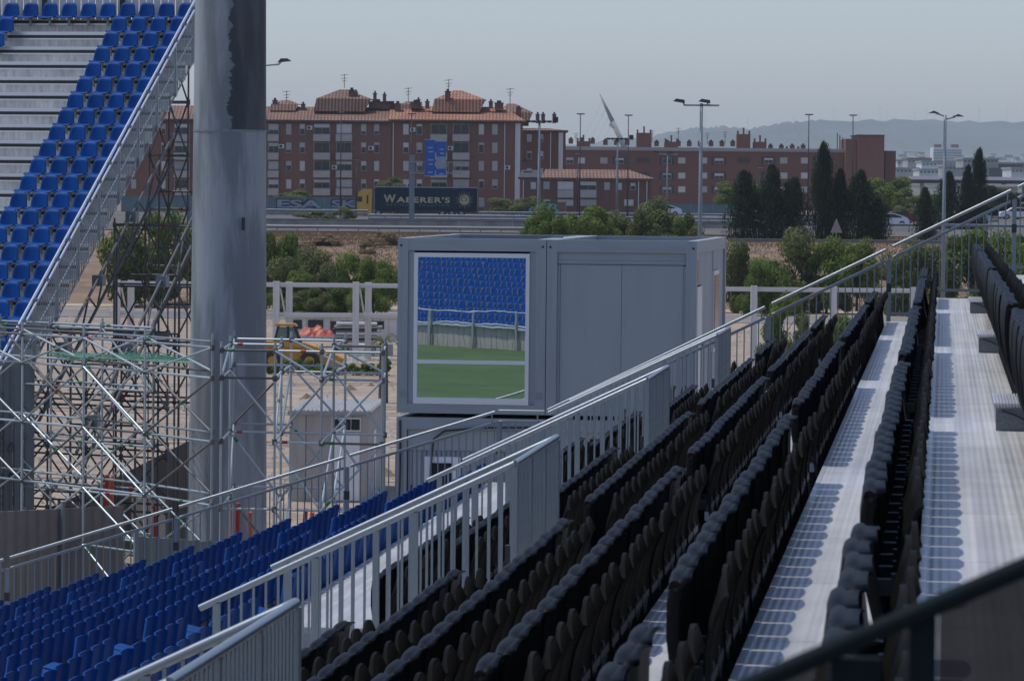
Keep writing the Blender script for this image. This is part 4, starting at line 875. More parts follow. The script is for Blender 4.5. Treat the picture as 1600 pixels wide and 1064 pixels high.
# ================================================================== SITE BEHIND
# white frame structure
dW = 205.0
T = thing('white_frame_fence', 'long white frame of paired posts and two rails behind the site', 'fence', CAMF @ Matrix.Translation((0, dW, 0)))
z1 = atc(800, 445.5, dW).z; z2 = atc(800, 492, dW).z
Wp = 0.34
xL = atc(170, 445, dW).x; xR = atc(1440, 445, dW).x
for k in range(40):
    px = 560 - 124.5 * (k - 6)
    px = 1303 + 124.5 * (k - 12)
    if not 160 < px < 1460: continue
    x = atc(px, 450, dW).x
    block('post', x - Wp / 2, x + Wp / 2, dW, dW + .34, 0, z1 + .08, M['whitew'], T, CAMF)
    if px < 640:
        block('post', x + .45, x + .45 + Wp, dW + 1.2, dW + 1.55, 0, z1 + .03, M['whitew'], T, CAMF)
        MB().bar((x + .2, dW + .4, z1 - .3), (x + .5, dW + 1.3, z1 - 2.2), .05, 6).build('brace', M['whitew'], T, CAMF)
for x0, x1 in ((xL, atc(625, 445, dW).x), (atc(1080, 445, dW).x, xR)):
    block('rail', x0, x1, dW + .36, dW + .6, z1 - .23, z1, M['whitew'], T, CAMF)
    if x0 == xL: block('rail', x0, x1, dW + .36, dW + .6, z2 - .25, z2, M['whitew'], T, CAMF)
# white prefab sheds behind
p = atc(452, 546, 232); q = atc(620, 497, 232)
T = thing('prefab_shed', 'long low white prefab shed with dark window openings behind the white frame', 'shed', CAMF @ Matrix.Translation((p.x, 232, 0)))
block('wall', p.x, q.x, 232, 236, 0, q.z, M['whitew'], T, CAMF); block('roof', p.x - .2, q.x + .2, 231.8, 236.2, q.z, q.z + .1, M['conc'], T, CAMF)
for x0, x1, y0, y1 in ((458, 472, 500, 514), (481, 505, 500, 512), (516, 525, 502, 522), (532, 560, 502, 514), (570, 600, 502, 514)): cbox(T, 'window' if y1 < 520 else 'door', x0, x1, y0, y1, 231.95, .04, M['glass'] if y1 < 520 else M['bark'])
for k in range(1, 14): block('panel_joint', p.x + k * .5, p.x + k * .5 + .02, 231.975, 231.995, 0.01, q.z - .01, M['conc'], T, CAMF)
# orange tarpaulin heap
p = atc(493, 523, 222); b = MB(); r_ = random.Random(4); n = 12
for i in range(n):
    for j in range(n):
        u = i / (n - 1) * 2 - 1; v = j / (n - 1) * 2 - 1; h = max(0, (1 - abs(u) ** 3) * (1 - v * v) * .6) * (.85 + .3 * math.sin(u * 9 + v * 3)) + r_.uniform(0, .1)
        b.v.append((p.x + u * 1.1, 222 + v * .9, p.z + h * .95 - .1))
for i in range(n - 1):
    for j in range(n - 1): b.f.append((i * n + j, (i + 1) * n + j, (i + 1) * n + j + 1, i * n + j + 1))
tag(b.build('tarpaulin', mat('orange_red_tarpaulin', (.42, .09, .05), .5, 0, .3, 2), None, CAMF), 'crumpled orange red tarpaulin heaped behind the yellow machine', 'tarpaulin')
T = thing('pallet_stack', 'stack of dark boards and pallets right of the tarpaulin', 'pallet stack', CAMF @ Matrix.Translation((atc(560, 535, 215).x, 215, 0)))
x = atc(524, 520, 215).x
for k in range(9): block('board', x - .2 + (k % 3) * .12, x + 2.3 + (k % 2) * .3, 215, 216.2, .1 + k * .18, .22 + k * .18, [M['bark'], M['conc'], M['whitew']][k % 3], T, CAMF)
for k in range(3): block('bearer', x + k * 1.0, x + .12 + k, 215, 216.2, 0, .1, M['bark'], T, CAMF)
T = thing('material_heap', 'pale heap of wrapped material on the ground behind the scaffold', 'building material', CAMF @ Matrix.Translation((atc(575, 530, 210).x, 210, 0)))
for k in range(5): x = atc(545 + k * 14, 530, 210).x; block('bundle', x, x + .42, 210 + k * .2, 211 + k * .2, 0, .5 + (k * 7 % 3) * .15, M['white'] if k % 2 else M['galv'], T, CAMF)
# telehandler
dT = 193.0; p = atc(423, 572, dT); F = CAMF @ Matrix.Translation((p.x, dT, 0)); M['jcb'] = mat('yellow_machine_paint', (.55, .26, .02), .45, 0, .1, 2)
T = thing('telehandler', 'yellow telehandler with glazed cab parked behind the scaffold', 'construction vehicle', F)
MB().poly([(-.6, 0, .55), (2.6, 0, .5), (2.6, 0, .95), (2.2, 0, 1.25), (-.6, 0, 1.45)], (0, 1.9, 0)).build('body', M['jcb'], T, F)
MB().poly([(-.6, -.25, 1.25), (1.7, -.25, 1.2), (2.5, -.25, .95), (2.5, -.25, 1.15), (1.7, -.25, 1.42), (-.6, -.25, 1.5)], (0, .24, 0)).build('boom', M['jcb'], T, F)
c = MB()
for a, b in (((.15, .1, 1.4), (.35, .15, 2.25)), ((.85, .1, 1.4), (.85, .15, 2.3)), ((1.5, .1, 1.35), (1.15, .15, 2.25)), ((.15, 1.0, 1.4), (.35, .95, 2.25)), ((1.5, 1.0, 1.35), (1.15, .95, 2.25))): c.bar(a, b, .05, 6)
cb = c.build('cab_frame', M['dark'], T, F); MB().poly([(.22, .14, 1.42), (1.45, .14, 1.38), (1.13, .18, 2.2), (.37, .18, 2.2)], (0, .02, 0)).build('cab_glass', mat('greenish_cab_glass', (.16, .21, .20), .2), cb, F)
MB().poly([(.1, .05, 2.24), (1.3, .05, 2.24), (1.2, .05, 2.36), (.3, .05, 2.36)], (0, .95, 0)).build('cab_roof', M['jcb'], T, F)
for x in (.1, 1.95):
    for y in (-.2, 1.6): wo = MB().bar((x, y, .5), (x, y + .4, .5), .5, 16).build('wheel', M['dark'], T, F); MB().bar((x, y - .02, .5), (x, y + .42, .5), .25, 10).build('rim', M['jcb'], wo, F)
# digger bucket arm right of it
T2 = MB().poly([(2.6, 0, .3), (3.5, 0, .3), (3.7, 0, .6), (3.0, 0, .95), (2.6, 0, .8)], (0, 1.8, 0)).build('bucket', M['jcb'], T, F)
# site cabin
dC = 113.0; a = atc(454, 640, dC); b = atc(576, 640, dC); c0 = atc(620, 628, dC)
F = CAMF @ Matrix.Translation((a.x, dC, 0)) @ Matrix.Rotation(R(-2), 4, 'Z'); M['cream'] = mat('greyish_cream_sheet', (.36, .34, .32), .6, 0, .12, 1.2)
T = thing('site_cabin', 'low cream site cabin with ribbed metal roof left of the containers', 'cabin', F); W = b.x - a.x; Hc = a.z; Dp = 6.2
for k in range(5): block('wall_panel', k * W / 5 + .01, (k + 1) * W / 5 - .01, 0, .06, 0, Hc - .15, M['cream'], T, F)
for k in range(6): block('wall_panel', W - .06, W, .02 + k * Dp / 6, (k + 1) * Dp / 6, 0, Hc - .15, M['cream'], T, F)
block('wall_panel', 0, .06, .08, Dp, 0, Hc - .15, M['cream'], T, F); block('wall_panel', .07, W - .07, Dp - .06, Dp, 0, Hc - .15, M['cream'], T, F)
rf = block('roof_sheet', -.08, W + .08, -.05, Dp + .1, Hc - .15, Hc - .03, M['conc'], T, F)
for k in range(19): MB().poly([(-.05 + k * W / 18, -.04, Hc - .028), (.03 + k * W / 18, -.04, Hc + .03), (.06 + k * W / 18, -.04, Hc - .028)], (0, Dp + .1, 0)).build('roof_rib', M['whitew'], rf, F)
block('window_frame', 1.22, 2.08, -.03, -.004, Hc - .62, Hc - .22, M['white'], T, F)
for k in range(3): block('window_pane', 1.26 + k * .27, 1.51 + k * .27, -.04, -.031, Hc - .58, Hc - .26, M['glass'], T, F)
block('door', 1.25, 2.05, -.02, -.004, .05, Hc - .66, M['white'], T, F); block('door', W + .003, W + .03, 2, 2.9, .05, 2.0, M['white'], T, F)
# mast
dM = 76.0; a = atc(358.5, 300, dM); b = atc(360, 205, dM)
T = thing('floodlight_mast', 'huge mottled galvanised steel mast crossing the picture on the left', 'mast', CAMF @ Matrix.Translation((a.x, dM, 0)))
F = CAMF @ Matrix.Translation((a.x, dM, 0))
def cone(z0, z1, n=40):
    rr = lambda z: .80 - .0078 * z; m = MB(); nz = 10
    for j in range(nz + 1):
        z = z0 + (z1 - z0) * j / nz
        for i in range(n): an = 2 * math.pi * i / n; m.v.append((math.cos(an) * rr(z), math.sin(an) * rr(z), z))
    for j in range(nz):
        for i in range(n): m.f.append((j * n + i, j * n + (i + 1) % n, (j + 1) * n + (i + 1) % n, (j + 1) * n + i))
    return m
cone(0, b.z).build('lower_section', M['mast'], T, F, smooth=True)
us = bpy.data.materials.new('x'); bpy.data.materials.remove(us)
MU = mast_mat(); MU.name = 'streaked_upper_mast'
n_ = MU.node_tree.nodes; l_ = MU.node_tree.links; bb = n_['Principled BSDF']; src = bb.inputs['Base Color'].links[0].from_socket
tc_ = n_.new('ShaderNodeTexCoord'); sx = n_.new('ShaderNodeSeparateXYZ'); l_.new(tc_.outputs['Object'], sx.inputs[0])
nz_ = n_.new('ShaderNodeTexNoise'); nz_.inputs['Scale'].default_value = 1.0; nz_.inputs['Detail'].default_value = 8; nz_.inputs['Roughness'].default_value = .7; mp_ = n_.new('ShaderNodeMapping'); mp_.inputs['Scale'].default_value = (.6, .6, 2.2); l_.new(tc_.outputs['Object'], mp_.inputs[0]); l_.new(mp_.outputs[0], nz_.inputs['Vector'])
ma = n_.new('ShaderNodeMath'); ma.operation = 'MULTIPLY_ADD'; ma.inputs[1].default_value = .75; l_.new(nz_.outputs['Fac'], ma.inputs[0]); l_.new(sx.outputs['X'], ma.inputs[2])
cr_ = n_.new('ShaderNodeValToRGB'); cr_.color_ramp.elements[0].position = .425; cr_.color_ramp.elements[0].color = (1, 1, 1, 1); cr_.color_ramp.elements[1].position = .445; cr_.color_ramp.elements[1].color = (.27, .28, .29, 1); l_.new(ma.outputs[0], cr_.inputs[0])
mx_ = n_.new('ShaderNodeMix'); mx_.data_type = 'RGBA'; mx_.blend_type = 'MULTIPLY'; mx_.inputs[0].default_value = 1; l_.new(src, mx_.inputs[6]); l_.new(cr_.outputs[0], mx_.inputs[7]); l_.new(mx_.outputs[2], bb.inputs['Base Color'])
cone(b.z + .012, b.z + 14).build('upper_section', MU, T, F, smooth=True)
MB().bar((0, 0, b.z - .02), (0, 0, b.z + .02), .80 - .0078 * b.z + .008, 40).build('joint_ring', M['galvd'], T, F)
MB().box(.30, .36, -.77, -.70, b.z - 1.95, b.z - 1.7).build('hand_hole', M['dark'], T, F)

# ================================================================== MAIN STAND
TR_, RS = 0.70, 0.34
def dH(k): return EYE - (1.84 + RS * k)          # height of deck k
def dL(k): return -0.764 - TR_ * k               # its left edge
VEND = 54.6; P = 0.4925
G = thing('grandstand', 'aluminium stepped grandstand carrying the black seats and walkways', 'grandstand', (0, 30, 0))
SECT = [(2.3, 12.15), (14.12, 23.97), (25.92, 35.77), (37.72, 47.57), (49.52, 54.2)]
AIS = [(12.4, 13.87), (24.22, 25.67), (36.02, 37.47), (47.82, 49.27)]
VOM = [(14.2, 17.1), (26.0, 28.9), (37.8, 40.7), (49.6, 52.5)]
VU0, VU1 = -4.964, -2.864
def cutranges(a, b, cuts):
    out = [(a, b)]
    for c0, c1 in cuts:
        nx_ = []
        for x0, x1 in out:
            if c1 <= x0 or c0 >= x1: nx_.append((x0, x1)); continue
            if x0 < c0: nx_.append((x0, c0))
            if c1 < x1: nx_.append((c1, x1))
        out = nx_
    return out
def vis(p, m=90):
    x, y, z = proj(p); return z > 1 and -m < x < 1600 + m and -m < y < 1064 + m * 1.6
PL = 2.36
for k in range(-3, 7):
    rng_ = cutranges(1.5, VEND, VOM if k >= 4 else [])
    for (a0, a1) in rng_:
        y = a0
        while y < a1 - .05:
            y1 = min(a1, y + PL)
            if vis((dL(k) + .35, y1, dH(k)), 200) or vis((dL(k) + .35, y, dH(k)), 200):
                block('deck_plank', dL(k), dL(k) + TR_ - .006, y + .004, y1 - .004, dH(k) - .05, dH(k), M['deck'], G)
            y = y1
        block('nosing', dL(k) - .012, dL(k) + .018, a0, a1, dH(k) - .09, dH(k) + .004, M['nose'], G)
        if k > -3: block('riser', dL(k) + TR_ - .02, dL(k) + TR_ + .002, a0, a1, dH(k) - .02, dH(k) + RS - .092, M['riser'], G)
# walkway behind the blue tier
HW = EYE - 4.22
for (a0, a1, dz) in ((1.5, 36.2, -.34), (36.2, VEND, 0)):
    y = a0
    while y < a1 - .05:
        y1 = min(a1, y + PL); block('walkway_plank', -6.4, -4.972, y + .004, y1 - .004, HW + dz - .05, HW + dz, M['deck'], G); y = y1
    block('nosing', -6.42, -6.39, a0, a1, HW + dz - .09, HW + dz + .004, M['nose'], G)
block('step_face', -6.4, -4.98, 36.17, 36.198, HW - .34, HW - .052, M['riser'], G)
for a0, a1 in VOM:
    block('vomitory_floor', VU0 + .004, VU1, a0, a1, HW - .05, HW - .004, M['deck'], G); block('vomitory_wall', VU1 - .03, VU1 - .004, a0, a1, HW, dH(3) - .1, M['riser'], G)
    for yv in (a0 - .03, a1 + .005):
        MB().poly([(VU0, yv, HW), (VU1, yv, HW), (VU1, yv, dH(3) - .1), (VU0, yv, dH(6) - .1)], (0, .025, 0)).build('vomitory_side', M['riser'], G, Matrix())
# blue tier
def bH(j): return EYE - (4.50 + .21 * (j + 1))
def bL(j): return -6.42 - TR_ * (j + 1)
for j in range(0, 13):
    for a0, a1 in cutranges(6, VEND, []):
        y = a0
        while y < a1 - .05:
            y1 = min(a1, y + PL * 2); block('tread', bL(j), bL(j) + TR_ - .006, y + .004, y1 - .004, bH(j) - .05, bH(j), M['deck'], G); y = y1
    block('riser', bL(j) + TR_ - .02, bL(j) + TR_ + .002, 6, VEND, bH(j) - .02, bH(j) + (.21 if j else .46) - .055, M['riser'], G)
block('front_wall', bL(12) - .05, bL(12), 6, VEND, EYE - 8.8, bH(12) - .05, M['riser'], G)
# bearers below the end and the skirt closing the stand end
for k in range(-2, 13):
    u = 1.2 - k * 1.25; 
    hh = EYE - (1.84 + .486 * (-.764 - u)) if u > -6.4 else EYE - (4.5 + .3 * (-6.42 - u) + .25)
    for v in (VEND - .1, VEND - 2.2): pipe('support_post', (u, v, 0), (u, v, hh - .3), .03, M['galvd'], G)
# aisle steps
for a0, a1 in AIS + [(0.4, 1.9)]:
    for k in range(-1, 7):
        if k in (4, 5, 6) : continue
        x0 = dL(k) + .40; x1 = dL(k) + TR_ - .022; z = dH(k)
        if not vis((x0, (a0 + a1) / 2, z), 50): continue
        st = block('aisle_step', x0 + .02, x1, a0 + .12, a1 - .12, z + .002, z + .11, M['riser'], G)
        n = 14
        for q in range(n): block('tread_slat', x0 + q * (x1 - x0) / n, x0 + (q + .55) * (x1 - x0) / n, a0 + .1, a1 - .1, z + .15, z + .175, M['nose'], st)
        block('step_front', x0 + .012, x1, a0 + .11, a0 + .118, z + .002, z + .14, M['galvd'], st)
        MB().bar((x0 + .05, a0 + .1, z + .13), (x0 + .14, a0 + .09, z + .10), .006, 5).bar((x0 + .14, a0 + .09, z + .10), (x1, a0 + .09, z + .03), .006, 5).build('cable', M['dark'], st, Matrix())
for a0, a1 in AIS:                 # the small walkway stairs beside the blue tier
    for q in range(5): block('tread_plank', -6.95 + q * .03, -6.44, a0 + .2, a1 - .2, HW - .36 + q * .07, HW - .33 + q * .07, M['deck'], G) if q < 4 else None

# ---- seats
def shell(prof, th, w, nv=9, round_=.06, dish=.018, ex=4, dx=2, pw=2):
    # profile in (u,z) swept across v with rounded upper corners
    b = MB(); npf = len(prof); zt = max(z for _, z in prof); zb = min(z for _, z in prof)
    for side in (0, 1):
        for i in range(nv):
            t = -1 + 2 * i / (nv - 1)
            for (u, z) in prof:
                zz = z - round_ * abs(t) ** ex * ((z - zb) / (zt - zb)) ** pw
                uu = u + (th if side else 0) - dish * (1 - abs(t) ** dx)
                b.v.append((uu, t * w / 2, zz))
    o = nv * npf
    for i in range(nv - 1):
        for j in range(npf - 1):
            a = i * npf + j; b.f.append((a, a + 1, a + npf + 1, a + npf)); b.f.append((o + a, o + a + npf, o + a + npf + 1, o + a + 1))
    for j in range(npf - 1):
        b.f.append((j, o + j, o + j + 1, j + 1)); a = (nv - 1) * npf + j; b.f.append((a, a + 1, o + a + 1, o + a))
    for i in range(nv - 1):
        a = i * npf; b.f.append((a, a + npf, o + a + npf, o + a)); a = i * npf + npf - 1; b.f.append((a, o + a, o + a + npf, a + npf))
    return b
def seatmeshes(mk):
    m = M[mk]; 
    if mk == 'black':
        back = shell([(-.005, .10), (-.03, .25), (-.05, .42), (-.052, .50), (-.030, .62), (.0, .735), (.014, .785), (.012, .80)], .018, .452, nv=13, round_=.095, dish=.016, ex=2.6, dx=4, pw=7)
        pan = shell([(-.075, .12), (-.135, .24), (-.175, .40), (-.195, .56), (-.195, .68), (-.187, .745), (-.176, .765), (-.15, .775)], .045, .470, round_=.02, dish=.008)
        R0, R1, DP = .027, .22, .020
    else:
        back = shell([(-.005, .08), (-.02, .25), (-.03, .42), (-.02, .60), (.0, .735), (.008, .79), (.006, .80)], .014, .466, nv=11, round_=.014, dish=.034, dx=6)
        pan = shell([(-.05, .14), (-.065, .30), (-.07, .40), (-.065, .46), (-.06, .50)], .03, .45, round_=.02, dish=.01)
        R0, R1, DP = .012, .3, .03
    lip = MB()
    n = 9                           # thick rounded front lip of the folded pan
    for i in range(n):
        t = -1 + 2 * i / (n - 1); rr = R0 * (1 - R1 * abs(t) ** 3)
        for q in range(10):
            an = 2 * math.pi * q / 10; lip.v.append(((-.167 if mk == 'black' else -.05) + math.cos(an) * rr, t * (.236 if mk == 'black' else .222), (.760 if mk == 'black' else .495) - DP * abs(t) ** 3 + math.sin(an) * rr))
    for i in range(n - 1):
        for q in range(10): a = i * 10 + q; c_ = i * 10 + (q + 1) % 10; lip.f.append((a, c_, c_ + 10, a + 10))
    lip.f += [tuple(range(10)), tuple(range((n - 1) * 10, n * 10))[::-1]]
    pan.add(lip.v, lip.f)
    openpan = shell([(-.08, .40), (-.25, .405), (-.38, .42), (-.46, .44), (-.50, .42), (-.505, .39)], .02, .44, round_=.0)
    bk = MB().box(-.085, -.035, -.025, .025, 0, .44).box(-.16, -.05, -.03, .03, .36, .42).box(-.06, -.03, -.2, .2, .37, .41)
    return (back.mesh('backrest', M['black_back'] if mk == 'black' else m, False), pan.mesh('seat_pan', m, True), openpan.mesh('seat_pan', m, True), bk.mesh('bracket', M['dark'], False))
SM = {'black': seatmeshes('black'), 'blue': seatmeshes('blue')}
def rowname(kind, r):
    if kind == 'black': return 'row right of walkway' if r == -1 else '%s row left of walkway' % ORD[r + 1]
    return '%s row down from rail' % ORD[r + 1]
sname = ['nearest block', 'near block', 'middle block', 'far block', 'last block']
seats = []
for r in range(-1, 7):
    for s, (v0, v1) in enumerate(SECT):
        i = 0; v = v0
        while v <= v1 + .01:
            ok = True
            if r >= 4:
                for a0, a1 in VOM:
                    if a0 - .35 < v < a1 + .5: ok = False
            if r == 6 and ok: 
                for a0, a1 in VOM:
                    if v < a1 + 1.4 and v > a0 - .4: ok = False
            z = dH(r + 0) if r >= 0 else dH(-1)
            u = dL(r) + TR_ - .022
            if r == 6 and s < 2: ok = False
            if ok and vis((u, v, z + .6)): seats.append(('black', r, s, i, u, v, z))
            v += P; i += 1
for j in range(0, 13):
    for s, (v0, v1) in enumerate(SECT):
        i = 0; v = v0
        while v <= v1 + .01:
            z = bH(j); u = bL(j) + TR_ - .022
            if vis((u, v, z + .6), 60): seats.append(('blue', j, s, i, u, v, z))
            v += P; i += 1
def lumped(kind, L, name, label):
    pr = SM[kind]; vs = []; fs = []; mi = []
    for (pu, opn, Mw) in L:
        for me in (pr[0], pr[2] if opn else pr[1]):
            k = len(vs); vs += [tuple(Mw @ v.co) for v in me.vertices]; fs += [tuple(i + k for i in p.vertices) for p in me.polygons]; mi += [1 if me is pr[0] else 0] * len(me.polygons)
    me = bpy.data.meshes.new(name); me.from_pydata(vs, [], fs); me.materials.append(M[kind]); me.materials.append(M['black_back']); me.polygons.foreach_set('material_index', mi if kind == 'black' else [0] * len(fs)); me.update()
    o = link(bpy.data.objects.new(name, me), None, Matrix()); tag(o, label, 'seats', None, 'stuff'); return o
def place(kind, label, group, Mw, opn=False, leg=False):
    T = thing('folding_seat' if kind == 'black' else 'tip_up_seat', label, 'seat', Mw, group); pr = SM[kind]
    link(bpy.data.objects.new('backrest', pr[0]), T, Mw)
    link(bpy.data.objects.new('seat_pan', pr[2] if opn else pr[1]), T, Mw)
    link(bpy.data.objects.new('bracket', pr[3]), T, Mw)
    if leg: block('leg', -.06, .0, -.05, .05, 0.005, .46, M['galvd'], T, Mw)
    return T
# ---- black seats: the 300 nearest one by one, the rest joined
bl = sorted([s for s in seats if s[0] == 'black'], key=lambda s: proj(s[4:7])[2]); bu = sorted([s for s in seats if s[0] == 'blue'], key=lambda s: proj(s[4:7])[2])
rb = random.Random(17)
def tilt(mk=1): return Matrix.Rotation(R(rb.uniform(-.8, .8) * mk), 4, 'Y') @ Matrix.Rotation(R(rb.uniform(-.5, .5) * mk), 4, 'Z')
for (kd, r, s, i, u, v, z) in bl[:300]:
    place('black', 'black folding seat, %s from near end of %s, %s' % (ORD[i + 1], sname[s], rowname('black', r)), 'black tip-up seats in the upper rows', Matrix.Translation((u, v, z)) @ tilt(), leg=(r == -1 and i % 2 == 0))
lumped('black', [(0, False, Matrix.Translation(s[4:7]) @ tilt()) for s in bl[300:]], 'stadium_seats', 'far rows of black tip-up seats running to the end rail')
for s in bl[300:]:
    if s[1] == -1 and s[3] % 2 == 0: block('seat_leg', s[4] - .06, s[4], s[5] - .05, s[5] + .05, s[6] + .005, s[6] + .46, M['galvd'], G)
for r in range(-1, 7):               # seat beams
    for v0, v1 in SECT:
        if r == -1 and v0 < 14: continue
        for a0, a1 in cutranges(v0 - .2, v1 + .2, [(a, b + (1.4 if r == 6 else .3)) for a, b in VOM] if r >= 4 else []):
            block('seat_beam', dL(r) + TR_ - .10, dL(r) + TR_ - .06, a0, a1, dH(r) + .30, dH(r) + .36, M['galvd'], G)
NB = 210
for (kd, j, s, i, u, v, z) in bu[:NB]:
    opn = (i < 2 and (j * 3 + s) % 3 == 0)
    place('blue', 'blue folding seat, %s from near end of %s, %s' % (ORD[i + 1], sname[s], rowname('blue', j)), 'blue tip-up seats of the lower tier', Matrix.Translation((u, v, z)) @ tilt(.7), opn)
lumped('blue', [(0, (q[3] < 2 and (q[1] + q[2]) % 2 == 0), Matrix.Translation(q[4:7]) @ tilt(.7)) for q in bu[NB:]], 'stadium_seats', 'far rows of blue tip-up seats of the lower tier')

# ---- vomitory guards
vlab = ['galvanised guard rail of the nearest entrance, cut by the bottom left edge', 'big galvanised guard rail round the second entrance, between blue and black seats', 'guard rail round the third entrance, behind the biggest one', 'smallest guard rail, round the entrance in front of the container']
def railH(u): return EYE - (1.88 + .475 * (-2.88 - u))
for (a0, a1), lab in zip(VOM, vlab):
    u0, u1 = VU0 + .02, VU1 - .02
    T = thing('guard_rail', lab, 'guard rail', ((u0 + u1) / 2, a0, dH(4)))
    for v in (a0 + .02, a1 - .02):
        pipe('handrail', (u0 - .12, v, railH(u0 - .12)), (u1, v, railH(u1)), .024, M['galv'], T, 12)
        pipe('lower_rail', (u0, v, railH(u0) - .90), (u1, v, railH(u1) - .90), .018, M['galv'], T)
        n = 24
        for q in range(n + 1):
            u = u0 + (u1 - u0) * q / n; big = q % 8 == 0
            if big: block('post', u - .025, u + .025, v - .02, v + .02, railH(u) - 1.25, railH(u) - .02, M['galv'], T)
            else: block('baluster', u - .0085, u + .0085, v - .006, v + .006, railH(u) - .90, railH(u) - .02, M['galv'], T)
    pipe('handrail', (u1, a0 + .02, railH(u1)), (u1, a1 - .02, railH(u1)), .024, M['galv'], T, 12)
    pipe('lower_rail', (u1, a0 + .02, railH(u1) - .9), (u1, a1 - .02, railH(u1) - .9), .018, M['galv'], T)
    n = 30
    for q in range(n + 1):
        v = a0 + .02 + (a1 - a0 - .04) * q / n; big = q % 10 == 0
        if big: block('post', u1 - .02, u1 + .02, v - .025, v + .025, railH(u1) - 1.2, railH(u1) - .02, M['galv'], T)
        else: block('baluster', u1 - .006, u1 + .006, v - .011, v + .011, railH(u1) - .9, railH(u1) - .02, M['galv'], T)
    block('latch', u1 - .06, u1 - .022, a0 + .0, a0 + .09, railH(u1) - .68, railH(u1) - .56, M['dark'], T)
    for k in range(6):               # stair flight going down inside
        block('stair_tread', u0 + .1 + k * .02, u1 - .4, a0 + .5 + k * .4, a0 + .8 + k * .4, HW - .2 - k * .18, HW - .16 - k * .18, M['deck'], T)

# ---- end guard rail
T = thing('end_guard_rail', 'long galvanised guard rail climbing along the far end of the stand', 'guard rail', (-5, VEND, HW))
def eH(u):
    if u > -5.64: return EYE - (3.2 - .49 * (u + 5.64))
    if u > -6.3: return EYE - 3.2
    return EYE - (3.2 + .315 * (-6.3 - u))
ks = [2.05, 1.0, -.75, -2.45, -5.64, -6.3, -8.5, -11.0, -13.5, -16.5]
vE = VEND + .08
for i in range(len(ks) - 1):
    a, b = ks[i], ks[i + 1]; g_ = .05 if abs(a - b) > 1 else 0
    pipe('handrail', (a - g_, vE, eH(a - g_)), (b + g_, vE, eH(b + g_)), .024, M['galv'], T, 10); pipe('top_rail', (a - g_, vE + .03, eH(a - g_) - .155), (b + g_, vE + .03, eH(b + g_) - .155), .022, M['galvd'], T, 10)
    pipe('rail_link', (a - .1, vE, eH(a - .1)), (a - .1, vE + .03, eH(a - .1) - .15), .01, M['galv'], T, 6)
    block('post', a - .03, a + .03, vE, vE + .06, eH(a) - 1.25, eH(a) - .15, M['galvd'], T); block('clamp', a - .035, a + .035, vE - .01, vE + .07, eH(a) - .62, eH(a) - .5, M['dark'], T)
def eD(u): return EYE - (1.84 + RS * math.floor((-.064 - u) / .7)) if u > -4.96 else (HW if u > -6.42 else EYE - (4.5 + .21 * (math.floor((-6.42 - u) / .7) + 1)))
u = 1.9; q = 0
while u > -16.4 and q < 290:
    block('baluster', u - .008, u + .008, vE + .022, vE + .038, eD(u) + .13, eH(u) - .17, M['galvd'], T); u -= .102; q += 1
u = 1.336
while u > -16: 
    un = u - .7; block('bottom_rail', un + .01, u - .01, vE + .01, vE + .05, eD(u - .35) + .09, eD(u - .35) + .13, M['galvd'], T); u = un
# end fascia of the stand
for k in range(-3, 7): block('end_fascia', dL(k), dL(k) + TR_ - .006, VEND + .004, VEND + .03, dH(k) - .28, dH(k) - .002, M['riser'], G)

# ---- nearest dark rail with tinted panel, out of focus in the lower right corner
vN = 4.15
def nH(u): return EYE - (.455 - .46 * (u + .024))
T = thing('near_guard_rail', 'blurred dark rail with tinted panel crossing the lower right corner', 'guard rail', (0, vN, dH(-1)))
M['darkrail'] = mat('dark_painted_rail', (.008, .014, .017), .8, spec=.1)
pipe('handrail', (.6, vN, nH(.6)), (-.30, vN, nH(-.30)), .011, M['darkrail'], T, 12)
block('post', -.030, .0, vN + .01, vN + .03, EYE - 1.84, nH(-.02), M['darkrail'], T); block('post', -.115, -.060, vN + .01, vN + .03, EYE - 1.84, nH(-.09) - .02, M['darkrail'], T)
TM = bpy.data.materials.new('tinted_panel'); TM.use_nodes = True; n_ = TM.node_tree.nodes; l_ = TM.node_tree.links; n_.remove(n_['Principled BSDF'])
t1 = n_.new('ShaderNodeBsdfTransparent'); t1.inputs[0].default_value = (.22, .23, .24, 1); g1 = n_.new('ShaderNodeBsdfGlossy'); g1.inputs['Roughness'].default_value = .12; g1.inputs[0].default_value = (.8, .8, .8, 1)
mx_ = n_.new('ShaderNodeMixShader'); mx_.inputs[0].default_value = .04; l_.new(t1.outputs[0], mx_.inputs[1]); l_.new(g1.outputs[0], mx_.inputs[2]); l_.new(mx_.outputs[0], n_['Material Output'].inputs[0])
MB().poly([(.001, vN + .02, EYE - 1.9), (.6, vN + .02, EYE - 1.9), (.6, vN + .02, nH(.6) - .008), (.001, vN + .02, nH(.001) - .008)], (0, .004, 0)).build('tinted_panel', TM, T, Matrix())
MB().poly([(-.30, vN + .02, EYE - 1.9), (-.117, vN + .02, EYE - 1.9), (-.117, vN + .02, nH(-.117) - .008), (-.30, vN + .02, nH(-.30) - .008)], (0, .004, 0)).build('tinted_panel', TM, T, Matrix())

